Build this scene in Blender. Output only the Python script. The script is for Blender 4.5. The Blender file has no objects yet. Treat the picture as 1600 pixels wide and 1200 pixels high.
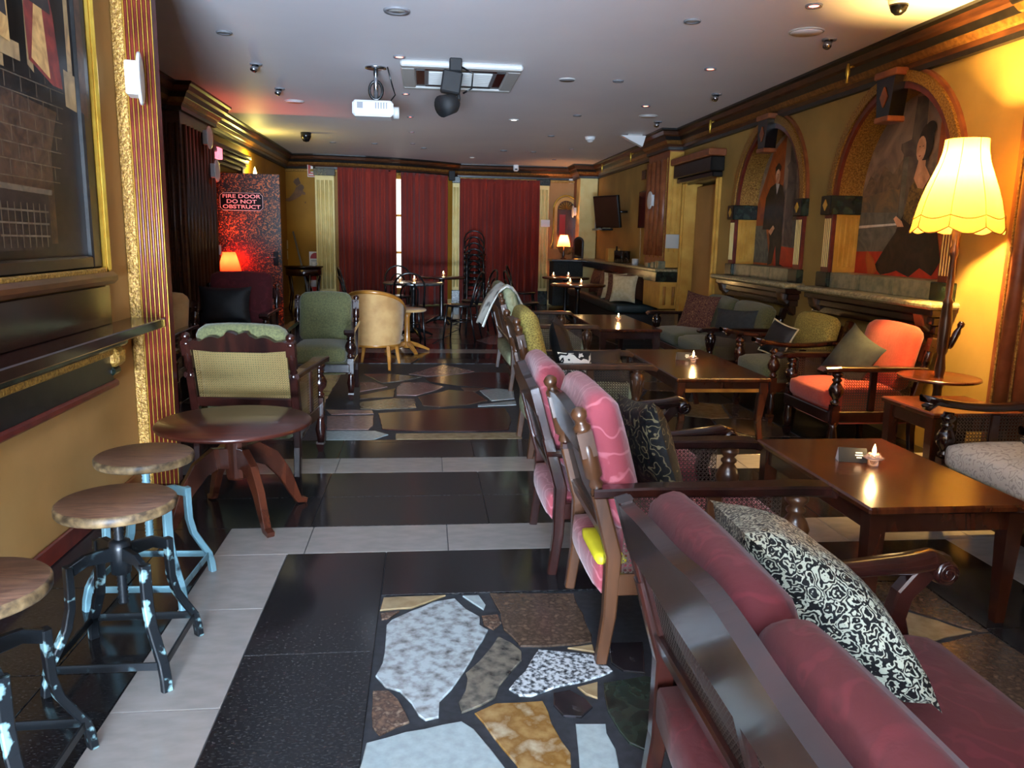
import bpy, math, random
from mathutils import Vector, Matrix
random.seed(7)
PI = math.pi
scene = bpy.context.scene
COL = scene.collection

# ------------------------------------------------------------------ camera
CAM_H, FPX = 1.32, 1228.9
def cam_axes(yaw, pitch, roll):
    cy, sy, cp, sp = math.cos(yaw), math.sin(yaw), math.cos(pitch), math.sin(pitch)
    f = Vector((sy*cp, cy*cp, -sp)); r = Vector((cy, -sy, 0)); d = f.cross(r)
    cr, sr = math.cos(roll), math.sin(roll)
    return (cr*r + sr*d, -sr*r + cr*d, f)
CR, CD, CF = cam_axes(*[math.radians(a) for a in (6.417, 10.508, -1.193)])
cam = bpy.data.objects.new('camera', bpy.data.cameras.new('camera'))
COL.objects.link(cam); scene.camera = cam
cam.data.sensor_width = 36; cam.data.lens = 36*FPX/1600
cam.data.clip_start = 0.02
cam.matrix_world = Matrix(((CR.x, -CD.x, -CF.x, 0), (CR.y, -CD.y, -CF.y, 0), (CR.z, -CD.z, -CF.z, CAM_H), (0, 0, 0, 1)))
def ray(px, py): return CR*((px-800)/FPX) + CD*((py-600)/FPX) + CF
def gz(px, py, z=0.0):
    d = ray(px, py); t = (z-CAM_H)/d.z; return Vector((d.x*t, d.y*t, z))

def gx(px, py, x): d = ray(px, py); t = x/d.x; return Vector((x, d.y*t, CAM_H+d.z*t))
def gy(px, py, y): d = ray(px, py); t = y/d.y; return Vector((d.x*t, y, CAM_H+d.z*t))

# ------------------------------------------------------------------ world, daylight, exposure
w = bpy.data.worlds.new('sky'); scene.world = w; w.use_nodes = True
bg = w.node_tree.nodes['Background']; bg.inputs[0].default_value = (0.62, 0.80, 1.0, 1); bg.inputs[1].default_value = 1.0
scene.view_settings.view_transform = 'Standard'; scene.view_settings.look = 'None'
scene.view_settings.gamma = 1; scene.view_settings.use_curve_mapping = False
scene.view_settings.exposure = 0.4
def area(name, loc, rot, sx, sy, power, col):
    l = bpy.data.lights.new(name, 'AREA'); l.shape = 'RECTANGLE'; l.size = sx; l.size_y = sy; l.energy = power; l.color = col
    o = bpy.data.objects.new(name, l); o.location = loc; o.rotation_euler = rot; COL.objects.link(o); return o
# daylight falling in through the open shop front behind the camera
area('daylight_front', (-0.45, -5.05, 1.40), (PI/2, 0, 0), 1.8, 2.2, 520, (0.50, 0.75, 1.0))
# unseen fill light added outside the opening, tilted up to brighten the ceiling
area('added_ceiling_fill', (-0.3, -5.9, 0.06), (math.radians(145), 0, 0), 2.6, 1.4, 5200, (0.66, 0.80, 1.0))

# ------------------------------------------------------------------ mesh helpers
def T(x=0, y=0, z=0): return Matrix.Translation((x, y, z))
def RX(a): return Matrix.Rotation(a, 4, 'X')
def RY(a): return Matrix.Rotation(a, 4, 'Y')
def RZ(a): return Matrix.Rotation(a, 4, 'Z')
class MB:
    def __init__(s): s.v = []; s.f = []; s.m = []; s.s = []
    def add(s, vs, fs, mi=0, sm=False, X=None):
        o = len(s.v)
        s.v += [tuple(X @ Vector(p)) if X else tuple(p) for p in vs]
        for f in fs: s.f.append(tuple(i+o for i in f)); s.m.append(mi); s.s.append(sm)
        return s
    def box(s, a, b, mi=0, ch=0.004, X=None):
        """chamfered box between corners a and b"""
        lo = [min(a[i], b[i]) for i in range(3)]; hi = [max(a[i], b[i]) for i in range(3)]
        ch = min([ch] + [(hi[i]-lo[i])*0.45 for i in range(3)])
        if ch <= 0:
            vs = [(x, y, z) for x in (lo[0], hi[0]) for y in (lo[1], hi[1]) for z in (lo[2], hi[2])]
            return s.add(vs, [(0,1,3,2),(4,6,7,5),(0,4,5,1),(2,3,7,6),(0,2,6,4),(1,5,7,3)], mi, False, X)
        vs = []; idx = {}
        for sx in (0, 1):
            for sy in (0, 1):
                for sz in (0, 1):
                    c = [(lo, hi)[q][i] for i, q in enumerate((sx, sy, sz))]; d = [ch if q == 0 else -ch for q in (sx, sy, sz)]
                    for ax in range(3):
                        idx[(sx, sy, sz, ax)] = len(vs)
                        vs.append(tuple(c[i] if i == ax else c[i]+d[i] for i in range(3)))
        fs = []
        for ax in range(3):
            o = [i for i in range(3) if i != ax]
            for q in (0, 1):
                k = []
                for u, v in ((0,0),(1,0),(1,1),(0,1)):
                    t = [0,0,0]; t[ax] = q; t[o[0]] = u; t[o[1]] = v; k.append(idx[(*t, ax)])
                if (q == 1) == (ax == 1): k.reverse()
                fs.append(k)
            for u in (0, 1):
                for v in (0, 1):
                    def key(val, a):
                        t = [0,0,0]; t[ax] = val; t[o[0]] = u; t[o[1]] = v; return idx[(*t, a)]
                    k = [key(0, o[0]), key(1, o[0]), key(1, o[1]), key(0, o[1])]
                    if (u == v) == (ax != 1): k.reverse()
                    fs.append(k)
        for sx in (0, 1):
            for sy in (0, 1):
                for sz in (0, 1):
                    k = [idx[(sx, sy, sz, a)] for a in range(3)]
                    if (sx+sy+sz) % 2 == 0: k.reverse()
                    fs.append(k)
        return s.add(vs, fs, mi, False, X)
    def lathe(s, prof, n=16, mi=0, X=None, sm=True, rot=0.0, sy=1.0):
        """prof: list of (r, z)"""
        vs = []; fs = []
        for r, z in prof:
            for k in range(n):
                a = rot + 2*PI*k/n; vs.append((r*math.cos(a), r*sy*math.sin(a), z))
        for i in range(len(prof)-1):
            for k in range(n):
                fs.append((i*n+k, i*n+(k+1) % n, (i+1)*n+(k+1) % n, (i+1)*n+k))
        if prof[0][0] > 1e-5: fs.append(tuple(range(n-1, -1, -1)))
        if prof[-1][0] > 1e-5: fs.append(tuple((len(prof)-1)*n+k for k in range(n)))
        return s.add(vs, fs, mi, sm, X)
    def turned(s, p0, p1, prof, n=14, mi=0, X=None, sm=True, rot=0.0):
        """prof: (t along p0-p1, radius)"""
        p0 = Vector(p0); p1 = Vector(p1); d = p1-p0; L = d.length
        q = Vector((0, 0, 1)).rotation_difference(d.normalized()).to_matrix().to_4x4()
        M = Matrix.Translation(p0) @ q
        return s.lathe([(r, t*L) for t, r in prof], n, mi, (X @ M) if X else M, sm, rot)
    def sq(s, p0, p1, prof, mi=0, X=None):
        return s.turned(p0, p1, [(t, r*1.414) for t, r in prof], 4, mi, X, False, PI/4)
    def tube(s, pts, r, n=8, mi=0, X=None, closed=False):
        pts = [Vector(p) for p in pts]; m = len(pts)
        rr = r if isinstance(r, (list, tuple)) else [r]*m
        vs = []; fs = []; up = None
        for i, p in enumerate(pts):
            if closed: t = pts[(i+1) % m]-pts[i-1]
            else: t = pts[min(i+1, m-1)]-pts[max(i-1, 0)]
            t = t.normalized() if t.length > 1e-9 else Vector((0, 0, 1))
            if up is None: up = t.orthogonal().normalized()
            up = (up - t*up.dot(t)); up = up.normalized() if up.length > 1e-6 else t.orthogonal().normalized()
            sd = t.cross(up)
            for k in range(n):
                a = 2*PI*k/n; vs.append(p + (up*math.cos(a)+sd*math.sin(a))*rr[i])
        for i in range(m if closed else m-1):
            j = (i+1) % m
            for k in range(n): fs.append((i*n+k, i*n+(k+1) % n, j*n+(k+1) % n, j*n+k))
        if not closed: fs += [tuple(range(n-1, -1, -1)), tuple((m-1)*n+k for k in range(n))]
        return s.add(vs, fs, mi, True, X)
    def sweep(s, pts, side, w, h, mi=0, X=None, sm=False, ch=0.25):
        """chamfered rectangle swept along pts; side = fixed width direction; w, h scalars or lists"""
        pts = [Vector(p) for p in pts]; m = len(pts); side = Vector(side).normalized()
        W = w if isinstance(w, (list, tuple)) else [w]*m; Hh = h if isinstance(h, (list, tuple)) else [h]*m
        vs = []; fs = []
        for i, p in enumerate(pts):
            t = (pts[min(i+1, m-1)]-pts[max(i-1, 0)]).normalized(); u = t.cross(side).normalized()
            a, b = W[i]/2, Hh[i]/2; c = min(a, b)*ch
            for x, y in ((a, b-c), (a-c, b), (-a+c, b), (-a, b-c), (-a, -b+c), (-a+c, -b), (a-c, -b), (a, -b+c)):
                vs.append(p + side*x + u*y)
        for i in range(m-1):
            for k in range(8): fs.append((i*8+k, i*8+(k+1) % 8, (i+1)*8+(k+1) % 8, (i+1)*8+k))
        fs += [tuple(range(7, -1, -1)), tuple((m-1)*8+k for k in range(8))]
        return s.add(vs, fs, mi, sm, X)
    def prism(s, poly, z0, z1, mi=0, X=None, top=None, bev=0.0):
        """poly in xy extruded z0..z1 (ccw)"""
        n = len(poly)
        ar = sum(poly[i][0]*poly[(i+1) % n][1]-poly[(i+1) % n][0]*poly[i][1] for i in range(n))
        if ar < 0: poly = poly[::-1]
        vs = [(p[0], p[1], z0) for p in poly] + [(p[0], p[1], z1) for p in poly]
        fs = [(i, (i+1) % n, n+(i+1) % n, n+i) for i in range(n)]
        s.add(vs, fs + [tuple(range(n-1, -1, -1))], mi, False, X)
        if bev > 0:
            cx = sum(p[0] for p in poly)/n; cy = sum(p[1] for p in poly)/n
            o = len(s.v)-n; ins = []
            for x, y in poly:
                L = math.hypot(x-cx, y-cy) or 1; ins.append((x-(x-cx)/L*bev, y-(y-cy)/L*bev, z1+bev*0.5))
            s.add([(p[0], p[1], z1) for p in poly] + ins, [(i, (i+1) % n, n+(i+1) % n, n+i) for i in range(n)] + [tuple(n+i for i in range(n))], mi if top is None else top, False, X)
        else:
            s.add([(p[0], p[1], z1) for p in poly], [tuple(range(n))], mi if top is None else top, False, X)
        return s
    def rbox(s, a, b, r, mi=0, X=None, n=7, puff=(0, 0, 0)):
        """rounded, puffed box: cushions"""
        lo = [min(a[i], b[i]) for i in range(3)]; hi = [max(a[i], b[i]) for i in range(3)]
        c = [(lo[i]+hi[i])/2 for i in range(3)]; h = [(hi[i]-lo[i])/2 for i in range(3)]; r = min([r]+[q*0.98 for q in h])
        idx = {}; vs = []; fs = []
        def vert(p):
            k = tuple(round(q, 4) for q in p)
            if k in idx: return idx[k]
            q = [math.copysign(min(1, abs(t))**0.7, t) for t in p]
            P = [q[i]*h[i] for i in range(3)]; I = [max(-h[i]+r, min(h[i]-r, P[i])) for i in range(3)]
            d = Vector([P[i]-I[i] for i in range(3)])
            if d.length > 1e-9: d = d.normalized()*r
            o = [I[i]+d[i] for i in range(3)]
            for ax in range(3):
                if puff[ax]:
                    u, v = [q[i] for i in range(3) if i != ax]
                    o[ax] += q[ax]*puff[ax]*(1-u*u)*(1-v*v)
            idx[k] = len(vs); vs.append([o[i]+c[i] for i in range(3)]); return idx[k]
        for ax in range(3):
            o = [(ax+1) % 3, (ax+2) % 3]
            for sg in (-1, 1):
                for i in range(n):
                    for j in range(n):
                        f = []
                        for u, v in ((i, j), (i+1, j), (i+1, j+1), (i, j+1)):
                            p = [0, 0, 0]; p[ax] = sg; p[o[0]] = -1+2*u/n; p[o[1]] = -1+2*v/n; f.append(vert(p))
                        if sg < 0: f.reverse()
                        fs.append(f)
        return s.add(vs, fs, mi, True, X)
    def pillow(s, w, h, t, mi=0, X=None, n=14, ear=0.10, seed=0, mi2=None):
        """scatter cushion standing in the local xz plane, thickness along y"""
        rd = random.Random(seed); ph = [rd.uniform(0, 6) for _ in range(4)]
        for sg in (-1, 1):
            vs = []; fs = []
            for i in range(n+1):
                for j in range(n+1):
                    u = -1+2*i/n; v = -1+2*j/n
                    k = ((1-u*u)*(1-v*v))**0.42
                    x = w/2*u*(1-ear*(1-v*v)*abs(u)) ; z = h/2*v*(1-ear*(1-u*u)*abs(v))
                    y = sg*t/2*k*(1+0.07*math.sin(5*u+ph[0])*math.sin(4*v+ph[1]))
                    vs.append((x, y, z))
            for i in range(n):
                for j in range(n):
                    f = (i*(n+1)+j, (i+1)*(n+1)+j, (i+1)*(n+1)+j+1, i*(n+1)+j+1)
                    fs.append(f if sg < 0 else f[::-1])
            s.add(vs, fs, mi if (sg < 0 or mi2 is None) else mi2, True, X)
        return s
    def quad(s, a, b, c, d, mi=0, X=None): return s.add([a, b, c, d], [(0, 1, 2, 3)], mi, False, X)
    def build(s, name, mats, parent=None, loc=None, rz=None, kind=None):
        me = bpy.data.meshes.new(name); me.from_pydata(s.v, [], s.f)
        if not isinstance(mats, (list, tuple)): mats = [mats]
        for m in mats: me.materials.append(m)
        me.polygons.foreach_set('material_index', s.m); me.polygons.foreach_set('use_smooth', s.s); me.update()
        o = bpy.data.objects.new(name, me); COL.objects.link(o)
        if parent is not None: o.parent = parent
        if loc is not None: o.location = loc
        if rz is not None: o.rotation_euler = (0, 0, rz)
        if kind: o['kind'] = kind
        return o
def tag(o, label, cat, group=None):
    o['label'] = label; o['category'] = cat
    if group: o['group'] = group
    return o
def thing(name, label, cat, loc=(0, 0, 0), rz=0.0, group=None):
    o = bpy.data.objects.new(name, None); COL.objects.link(o); o.empty_display_size = 0.1
    o.location = loc; o.rotation_euler = (0, 0, rz)
    return tag(o, label, cat, group)
def copy_tree(o, parent=None):
    c = o.copy(); COL.objects.link(c)
    if parent is not None: c.parent = parent
    for ch in [q for q in bpy.data.objects if q.parent == o]: copy_tree(ch, c)
    return c
def structure(o): o['kind'] = 'structure'; return o

# ------------------------------------------------------------------ materials
def mat(name, c1, c2=None, c3=None, scale=8, detail=5, pos=(0.35, 0.65), rough=0.5, metal=0.0, bump=0.0, bscale=None, stretch=(1, 1, 1),
        dist=0.0, coat=0.0, sheen=0.0, emit=None, estr=0.0, tex='noise', rough2=None, spec=0.5, trans=0.0, alpha=1.0):
    m = bpy.data.materials.new(name); m.use_nodes = True; nt = m.node_tree; N = nt.nodes; L = nt.links
    b = N['Principled BSDF']; b.inputs['Base Color'].default_value = (*c1, 1); b.inputs['Roughness'].default_value = rough
    b.inputs['Metallic'].default_value = metal; b.inputs['Coat Weight'].default_value = coat; b.inputs['Coat Roughness'].default_value = 0.12
    b.inputs['Sheen Weight'].default_value = sheen; b.inputs['Specular IOR Level'].default_value = spec
    b.inputs['Transmission Weight'].default_value = trans; b.inputs['Alpha'].default_value = alpha
    if emit: b.inputs['Emission Color'].default_value = (*emit, 1); b.inputs['Emission Strength'].default_value = estr
    if c2 is None and not bump: return m
    tc = N.new('ShaderNodeTexCoord'); mp = N.new('ShaderNodeMapping'); mp.inputs['Scale'].default_value = stretch
    L.new(tc.outputs['Object'], mp.inputs[0])
    def texnode(kind, sc):
        if kind == 'noise':
            t = N.new('ShaderNodeTexNoise'); t.inputs['Scale'].default_value = sc; t.inputs['Detail'].default_value = detail; t.inputs['Distortion'].default_value = dist; L.new(mp.outputs[0], t.inputs[0]); return t.outputs[0]
        if kind == 'voronoi':
            t = N.new('ShaderNodeTexVoronoi'); t.inputs['Scale'].default_value = sc; L.new(mp.outputs[0], t.inputs[0]); return t.outputs['Distance']
        if kind == 'edge':
            t = N.new('ShaderNodeTexVoronoi'); t.feature = 'DISTANCE_TO_EDGE'; t.inputs['Scale'].default_value = sc; L.new(mp.outputs[0], t.inputs[0]); return t.outputs['Distance']
        if kind == 'wave':
            t = N.new('ShaderNodeTexWave'); t.inputs['Scale'].default_value = sc; t.inputs['Distortion'].default_value = dist; t.inputs['Detail'].default_value = detail; L.new(mp.outputs[0], t.inputs[0]); return t.outputs[1]
        if kind == 'rings':
            v = N.new('ShaderNodeTexVoronoi'); v.inputs['Scale'].default_value = sc; v.inputs['Randomness'].default_value = 0.8
            n = N.new('ShaderNodeTexNoise'); n.inputs['Scale'].default_value = sc*1.3
            mx = N.new('ShaderNodeMix'); mx.data_type = 'VECTOR'; mx.inputs[0].default_value = dist
            L.new(mp.outputs[0], n.inputs[0]); L.new(mp.outputs[0], mx.inputs[4]); L.new(n.outputs[1], mx.inputs[5]); L.new(mx.outputs[1], v.inputs[0])
            a = N.new('ShaderNodeMath'); a.operation = 'MULTIPLY'; a.inputs[1].default_value = 22
            L.new(v.outputs['Distance'], a.inputs[0])
            c = N.new('ShaderNodeMath'); c.operation = 'SINE'; L.new(a.outputs[0], c.inputs[0])
            d = N.new('ShaderNodeMath'); d.operation = 'MULTIPLY_ADD'; d.inputs[1].default_value = 0.5; d.inputs[2].default_value = 0.5; L.new(c.outputs[0], d.inputs[0])
            return d.outputs[0]
    if c2 is not None:
        o = texnode(tex, scale); r = N.new('ShaderNodeValToRGB'); e = r.color_ramp.elements
        e[0].position = pos[0]; e[0].color = (*c1, 1); e[1].position = pos[-1]; e[1].color = (*(c3 or c2), 1)
        if c3: q = e.new((pos[0]+pos[-1])/2); q.color = (*c2, 1)
        L.new(o, r.inputs[0]); L.new(r.outputs[0], b.inputs['Base Color'])
        if rough2 is not None:
            mr = N.new('ShaderNodeMapRange'); mr.inputs[1].default_value = pos[0]; mr.inputs[2].default_value = pos[-1]; mr.inputs[3].default_value = rough; mr.inputs[4].default_value = rough2
            L.new(o, mr.inputs[0]); L.new(mr.outputs[0], b.inputs['Roughness'])
    if bump:
        o = texnode('noise' if tex in ('noise', 'wave', 'rings') else tex, bscale or scale); bp = N.new('ShaderNodeBump'); bp.inputs['Strength'].default_value = bump; bp.inputs['Distance'].default_value = 0.01
        L.new(o, bp.inputs['Height']); L.new(bp.outputs[0], b.inputs['Normal'])
    return m
K = {}
def S(c): return tuple((q/255/12.92 if q/255 <= 0.04045 else ((q/255+0.055)/1.055)**2.4) for q in c)
K['ochre'] = mat('ochre_paint', S((156, 116, 62)), S((178, 136, 80)), scale=1.6, rough=0.62, bump=0.05, bscale=40)
K['olive'] = mat('olive_paint', S((150, 122, 62)), S((172, 140, 74)), scale=1.8, rough=0.6, bump=0.05, bscale=40)
K['mustard'] = mat('mustard_paint', S((150, 104, 22)), S((172, 124, 32)), scale=1.5, rough=0.6)
K['ceiling'] = mat('ceiling_paint', S((226, 222, 226)), S((234, 230, 232)), scale=0.7, rough=0.55)
K['goldtex'] = mat('embossed_gold', S((124, 86, 32)), S((180, 138, 66)), scale=90, pos=(0.38, 0.62), rough=0.4, metal=0.45, bump=0.9, bscale=60)
K['gold'] = mat('gilt', S((196, 150, 52)), S((226, 190, 80)), scale=9, rough=0.28, metal=0.75)
K['cream'] = mat('cream_gold_paint', S((232, 206, 130)), S((242, 222, 150)), scale=5, rough=0.5)
K['yellowpaint'] = mat('yellow_gold_paint', S((190, 140, 52)), S((212, 166, 74)), scale=6, rough=0.42)
K['oxblood'] = mat('oxblood_paint', S((84, 26, 20)), S((110, 40, 28)), scale=12, rough=0.35)
K['redbrown'] = mat('redbrown_paint', S((118, 62, 34)), S((146, 84, 48)), scale=10, rough=0.4)
K['black'] = mat('black_gloss', S((14, 14, 16)), rough=0.25)
K['blackmatte'] = mat('black_matte', S((18, 18, 20)), rough=0.7)
K['darkgreen'] = mat('dark_green_marble', S((14, 22, 18)), S((44, 58, 46)), scale=14, pos=(0.45, 0.7), rough=0.25)
K['stonegrey'] = mat('veined_grey_marble', S((92, 96, 76)), S((140, 136, 108)), scale=16, rough=0.3)
K['granite'] = mat('granite_sill', S((112, 104, 74)), S((176, 166, 128)), scale=40, rough=0.3)
K['cornwood'] = mat('cornice_brown', S((56, 30, 18)), S((88, 50, 26)), scale=6, stretch=(1, 1, 6), rough=0.35)
K['corngold'] = mat('cornice_bronze', S((110, 72, 34)), S((150, 104, 50)), scale=30, rough=0.35, metal=0.3)
K['corndark'] = mat('cornice_black', S((16, 15, 15)), S((32, 27, 24)), scale=20, rough=0.35)
K['mahog'] = mat('dark_mahogany', S((22, 9, 8)), S((48, 19, 14)), scale=7, stretch=(1, 1, 0.25), rough=0.22, coat=0.5, dist=1.5)
K['redwood'] = mat('red_mahogany', S((42, 18, 11)), S((72, 33, 19)), scale=7, stretch=(1, 1, 0.25), rough=0.24, coat=0.4, dist=1.5)
K['oakwood'] = mat('worn_brown_wood', S((52, 30, 17)), S((86, 53, 31)), scale=8, stretch=(1, 1, 0.2), rough=0.32, coat=0.3, dist=1)
K['tabletop'] = mat('polished_table_wood', S((62, 25, 12)), S((90, 42, 20)), scale=5, stretch=(4, 0.5, 1), rough=0.25, coat=0.35, dist=1.2)
K['rosetop'] = mat('dark_round_table_wood', S((50, 20, 14)), S((74, 32, 22)), scale=5, stretch=(0.4, 5, 1), rough=0.28, coat=0.3)
K['tanwood'] = mat('honey_wood', S((150, 96, 34)), S((184, 124, 52)), scale=6, rough=0.3, coat=0.3)
K['seatwood'] = mat('stool_seat_wood', S((70, 44, 32)), S((122, 88, 66)), scale=6, stretch=(1.2, 9, 1), pos=(0.3, 0.75), rough=0.36, dist=1.8, bump=0.15)
K['seatedge'] = mat('stool_seat_edge', S((58, 44, 30)), S((134, 110, 76)), scale=30, rough=0.5)
K['iron'] = mat('chipped_painted_iron', S((20, 24, 28)), S((132, 168, 172)), scale=20, detail=9, pos=(0.56, 0.63), rough=0.4, metal=0.2)
K['ironpale'] = mat('pale_painted_iron', S((118, 160, 172)), S((40, 52, 58)), scale=12, detail=9, pos=(0.56, 0.66), rough=0.4, metal=0.2)
K['ironblack'] = mat('black_iron', S((22, 26, 30)), S((70, 90, 96)), scale=24, detail=8, pos=(0.58, 0.72), rough=0.38, metal=0.3)
K['cane'] = mat('woven_cane', S((128, 104, 58)), rough=0.5)
K['canedark'] = mat('dark_woven_cane', S((62, 48, 40)), rough=0.4)
K['pink'] = mat('rose_pink_damask', S((134, 52, 62)), S((162, 86, 94)), scale=6, pos=(0.84, 0.98), tex='rings', dist=0.18, rough=0.85, sheen=0.2, bump=0.2, bscale=60)
K['crimson'] = mat('crimson_velvet', S((78, 13, 20)), S((90, 21, 29)), scale=5, pos=(0.8, 0.98), tex='rings', dist=0.3, rough=0.85, sheen=0.05, bump=0.25, bscale=22)
K['coral'] = mat('coral_red_fabric', S((166, 50, 32)), S((174, 58, 38)), scale=8, tex='rings', dist=0.4, pos=(0.1, 0.95), rough=0.85, sheen=0.2, bump=0.2, bscale=40)
K['olivefab'] = mat('olive_green_fabric', S((72, 74, 44)), S((98, 98, 60)), scale=90, rough=0.9, sheen=0.2, bump=0.25, bscale=160)
K['yellowfab'] = mat('mustard_lattice_fabric', S((176, 158, 78)), S((128, 112, 52)), scale=60, tex='edge', pos=(0.02, 0.12), rough=0.85, bump=0.2, bscale=60)
K['sagefab'] = mat('pale_sage_fabric', S((138, 142, 108)), S((170, 172, 138)), scale=26, rough=0.9, bump=0.2, bscale=120)
K['tancloth'] = mat('tan_suede', S((172, 128, 74)), S((198, 156, 98)), scale=7, rough=0.75, sheen=0.2, bump=0.1, bscale=30)
K['palefab'] = mat('pale_floral_fabric', S((196, 192, 186)), S((160, 154, 150)), scale=9, tex='rings', dist=0.35, pos=(0.75, 0.95), rough=0.85, bump=0.15, bscale=80)
K['greyfab'] = mat('charcoal_cushion', S((34, 40, 42)), S((46, 52, 54)), scale=30, rough=0.85, bump=0.2, bscale=20)
K['blackfab'] = mat('black_cushion', S((12, 13, 16)), S((22, 24, 28)), scale=20, rough=0.6, bump=0.2, bscale=14)
K['paisley'] = mat('black_silver_scroll_brocade', S((15, 16, 18)), S((172, 172, 152)), scale=32, tex='rings', dist=0.05, pos=(0.60, 0.70), rough=0.55, bump=0.3, bscale=40)
K['goldbroc'] = mat('black_gold_brocade', S((13, 17, 20)), S((104, 96, 70)), scale=12, tex='rings', dist=0.12, pos=(0.90, 0.97), rough=0.5, bump=0.25, bscale=30)
K['maroonpat'] = mat('maroon_patterned_cushion', S((70, 22, 20)), S((150, 110, 76)), scale=14, tex='rings', dist=0.3, pos=(0.86, 0.93), rough=0.8)
K['creamfab'] = mat('cream_cushion', S((190, 176, 138)), S((210, 198, 164)), scale=20, rough=0.85)
K['bwfloral'] = mat('black_white_floral', S((226, 224, 214)), S((16, 16, 18)), scale=7, tex='rings', dist=0.2, pos=(0.62, 0.68), rough=0.8)
K['whitecloth'] = mat('white_cloth', S((214, 212, 200)), S((60, 62, 60)), scale=9, pos=(0.55, 0.66), rough=0.9)
K['yellowrib'] = mat('yellow_ribbon', S((214, 204, 30)), S((232, 222, 50)), scale=9, rough=0.6)
K['curtain'] = mat('red_velvet_curtain', S((120, 30, 18)), S((142, 40, 24)), scale=4, stretch=(1, 1, 0.2), rough=0.85, sheen=0.15)
K['white'] = mat('white_plastic', S((226, 226, 226)), rough=0.4)
K['offwhite'] = mat('offwhite_plastic', S((190, 190, 186)), rough=0.45)
K['grey'] = mat('grey_plastic', S((120, 120, 124)), rough=0.5)
K['steel'] = mat('steel', S((190, 194, 198)), rough=0.25, metal=1.0)
K['chrome'] = mat('brushed_tabletop', S((120, 130, 136)), S((160, 170, 174)), scale=20, rough=0.22, metal=0.9)
K['redplastic'] = mat('red_enamel', S((170, 24, 20)), rough=0.3)
K['glass'] = mat('clear_glass', (1, 1, 1), rough=0.03, trans=1.0)
K['pinkglass'] = mat('pink_glass', (1.0, 0.78, 0.76), rough=0.1, trans=0.85)
K['wax'] = mat('candle_wax', S((240, 228, 200)), rough=0.5, emit=(1.0, 0.6, 0.25), estr=0.6)
K['flame'] = mat('flame', (1, 0.7, 0.3), emit=(1.0, 0.62, 0.22), estr=60)
K['ledred'] = mat('lit_red_lamp', (1, 0.2, 0.15), emit=(1.0, 0.16, 0.10), estr=14)
K['ledwhite'] = mat('lit_lamp', (1, 0.8, 0.7), emit=(1.0, 0.75, 0.6), estr=8)
# floor
K['mortar'] = mat('dark_mortar', S((34, 38, 44)), S((50, 54, 60)), scale=40, rough=0.55)
K['blacktile'] = mat('black_granite', S((13, 13, 15)), S((30, 30, 33)), S((58, 57, 57)), scale=130, pos=(0.36, 0.68), rough=0.14, detail=7, stretch=(0.6, 1.4, 1))
K['paletile'] = mat('pale_limestone', S((140, 136, 132)), S((151, 146, 142)), scale=14, rough=0.16, stretch=(0.7, 1.6, 1), detail=8)
def stone(n, a, b, c=None, sc=60, pos=(0.35, 0.65)): K[n] = mat(n, S(a), S(b), S(c) if c else None, scale=sc, pos=pos, rough=0.2, detail=8)
stone('st_white', (176, 188, 192), (140, 144, 144), (60, 60, 60), 26, (0.42, 0.75))
stone('st_speck', (204, 212, 216), (110, 116, 120), (40, 44, 48), 60, (0.44, 0.66))
stone('st_pale', (166, 182, 184), (150, 164, 166), None, 30)
stone('st_grey', (120, 112, 98), (92, 88, 80), (40, 38, 36), 24, (0.4, 0.7))
stone('st_brown', (96, 78, 64), (66, 54, 46), (122, 100, 82), 34, (0.35, 0.72))
stone('st_tan', (172, 142, 92), (128, 92, 42), (196, 186, 160), 12, (0.3, 0.72))
stone('st_sand', (168, 148, 112), (144, 122, 88), None, 16)
stone('st_rust', (118, 92, 74), (70, 54, 46), (150, 128, 108), 40, (0.35, 0.7))
stone('st_green', (32, 40, 36), (46, 56, 48), (24, 28, 26), 10)
stone('st_dark', (40, 36, 40), (28, 26, 28), (78, 70, 72), 16, (0.4, 0.75))
stone('st_pink', (150, 122, 118), (128, 104, 100), None, 30)
stone('st_red', (70, 34, 30), (52, 26, 24), None, 60)
stone('st_char', (34, 34, 36), (48, 48, 50), None, 50)
# ================================================================== STRUCTURE
XL, XA, XR, YP, YB, ZC = -1.49, -2.5, 3.30, 4.19, 15.90, 2.715
YF = -5.0
# ---- floor
floor = structure(MB().box((-2.9, YF-0.3, -0.10), (XR+0.4, 16.4, -0.006), ch=0).build('floor', K['mortar']))
TC = {}
def tile(x0, x1, y0, y1, m, j=0.003):
    w, d = round(x1-x0-j, 3), round(y1-y0-j, 3)
    if w < 0.02 or d < 0.02: return
    if (w, d, m) not in TC:
        o = MB().box((-w/2, -d/2, -0.02), (w/2, d/2, 0), ch=0.0015).build('tile', K[m], floor); TC[(w, d, m)] = o.data
    else:
        o = bpy.data.objects.new('tile', TC[(w, d, m)]); COL.objects.link(o); o.parent = floor
    o.location = ((x0+x1)/2, (y0+y1)/2, 0)
def cuts(a, b, p, off):
    k = math.ceil((a-off)/p+1e-6); r = [a]
    while off+k*p < b-1e-6: r.append(off+k*p); k += 1
    r.append(b); return [q for i, q in enumerate(r) if i == 0 or q-r[i-1] > 0.02 or i == len(r)-1]
def tiles(x0, x1, y0, y1, m, px=0.61, py=0.61, ox=0.103, oy=2.087):
    X = cuts(x0, x1, px, ox); Y = cuts(y0, y1, py, oy)
    for i in range(len(X)-1):
        for k in range(len(Y)-1): tile(X[i], X[i+1], Y[k], Y[k+1], m)
tiles(XL, -0.873, YF, 3.5, 'blacktile', oy=2.3); tiles(2.68, XR, YF, 3.5, 'blacktile')
tiles(-0.873, -0.573, YF, 3.19, 'paletile', 2, 0.61, 5); tiles(2.38, 2.68, YF, 3.19, 'paletile', 2, 0.61, 5)
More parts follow.
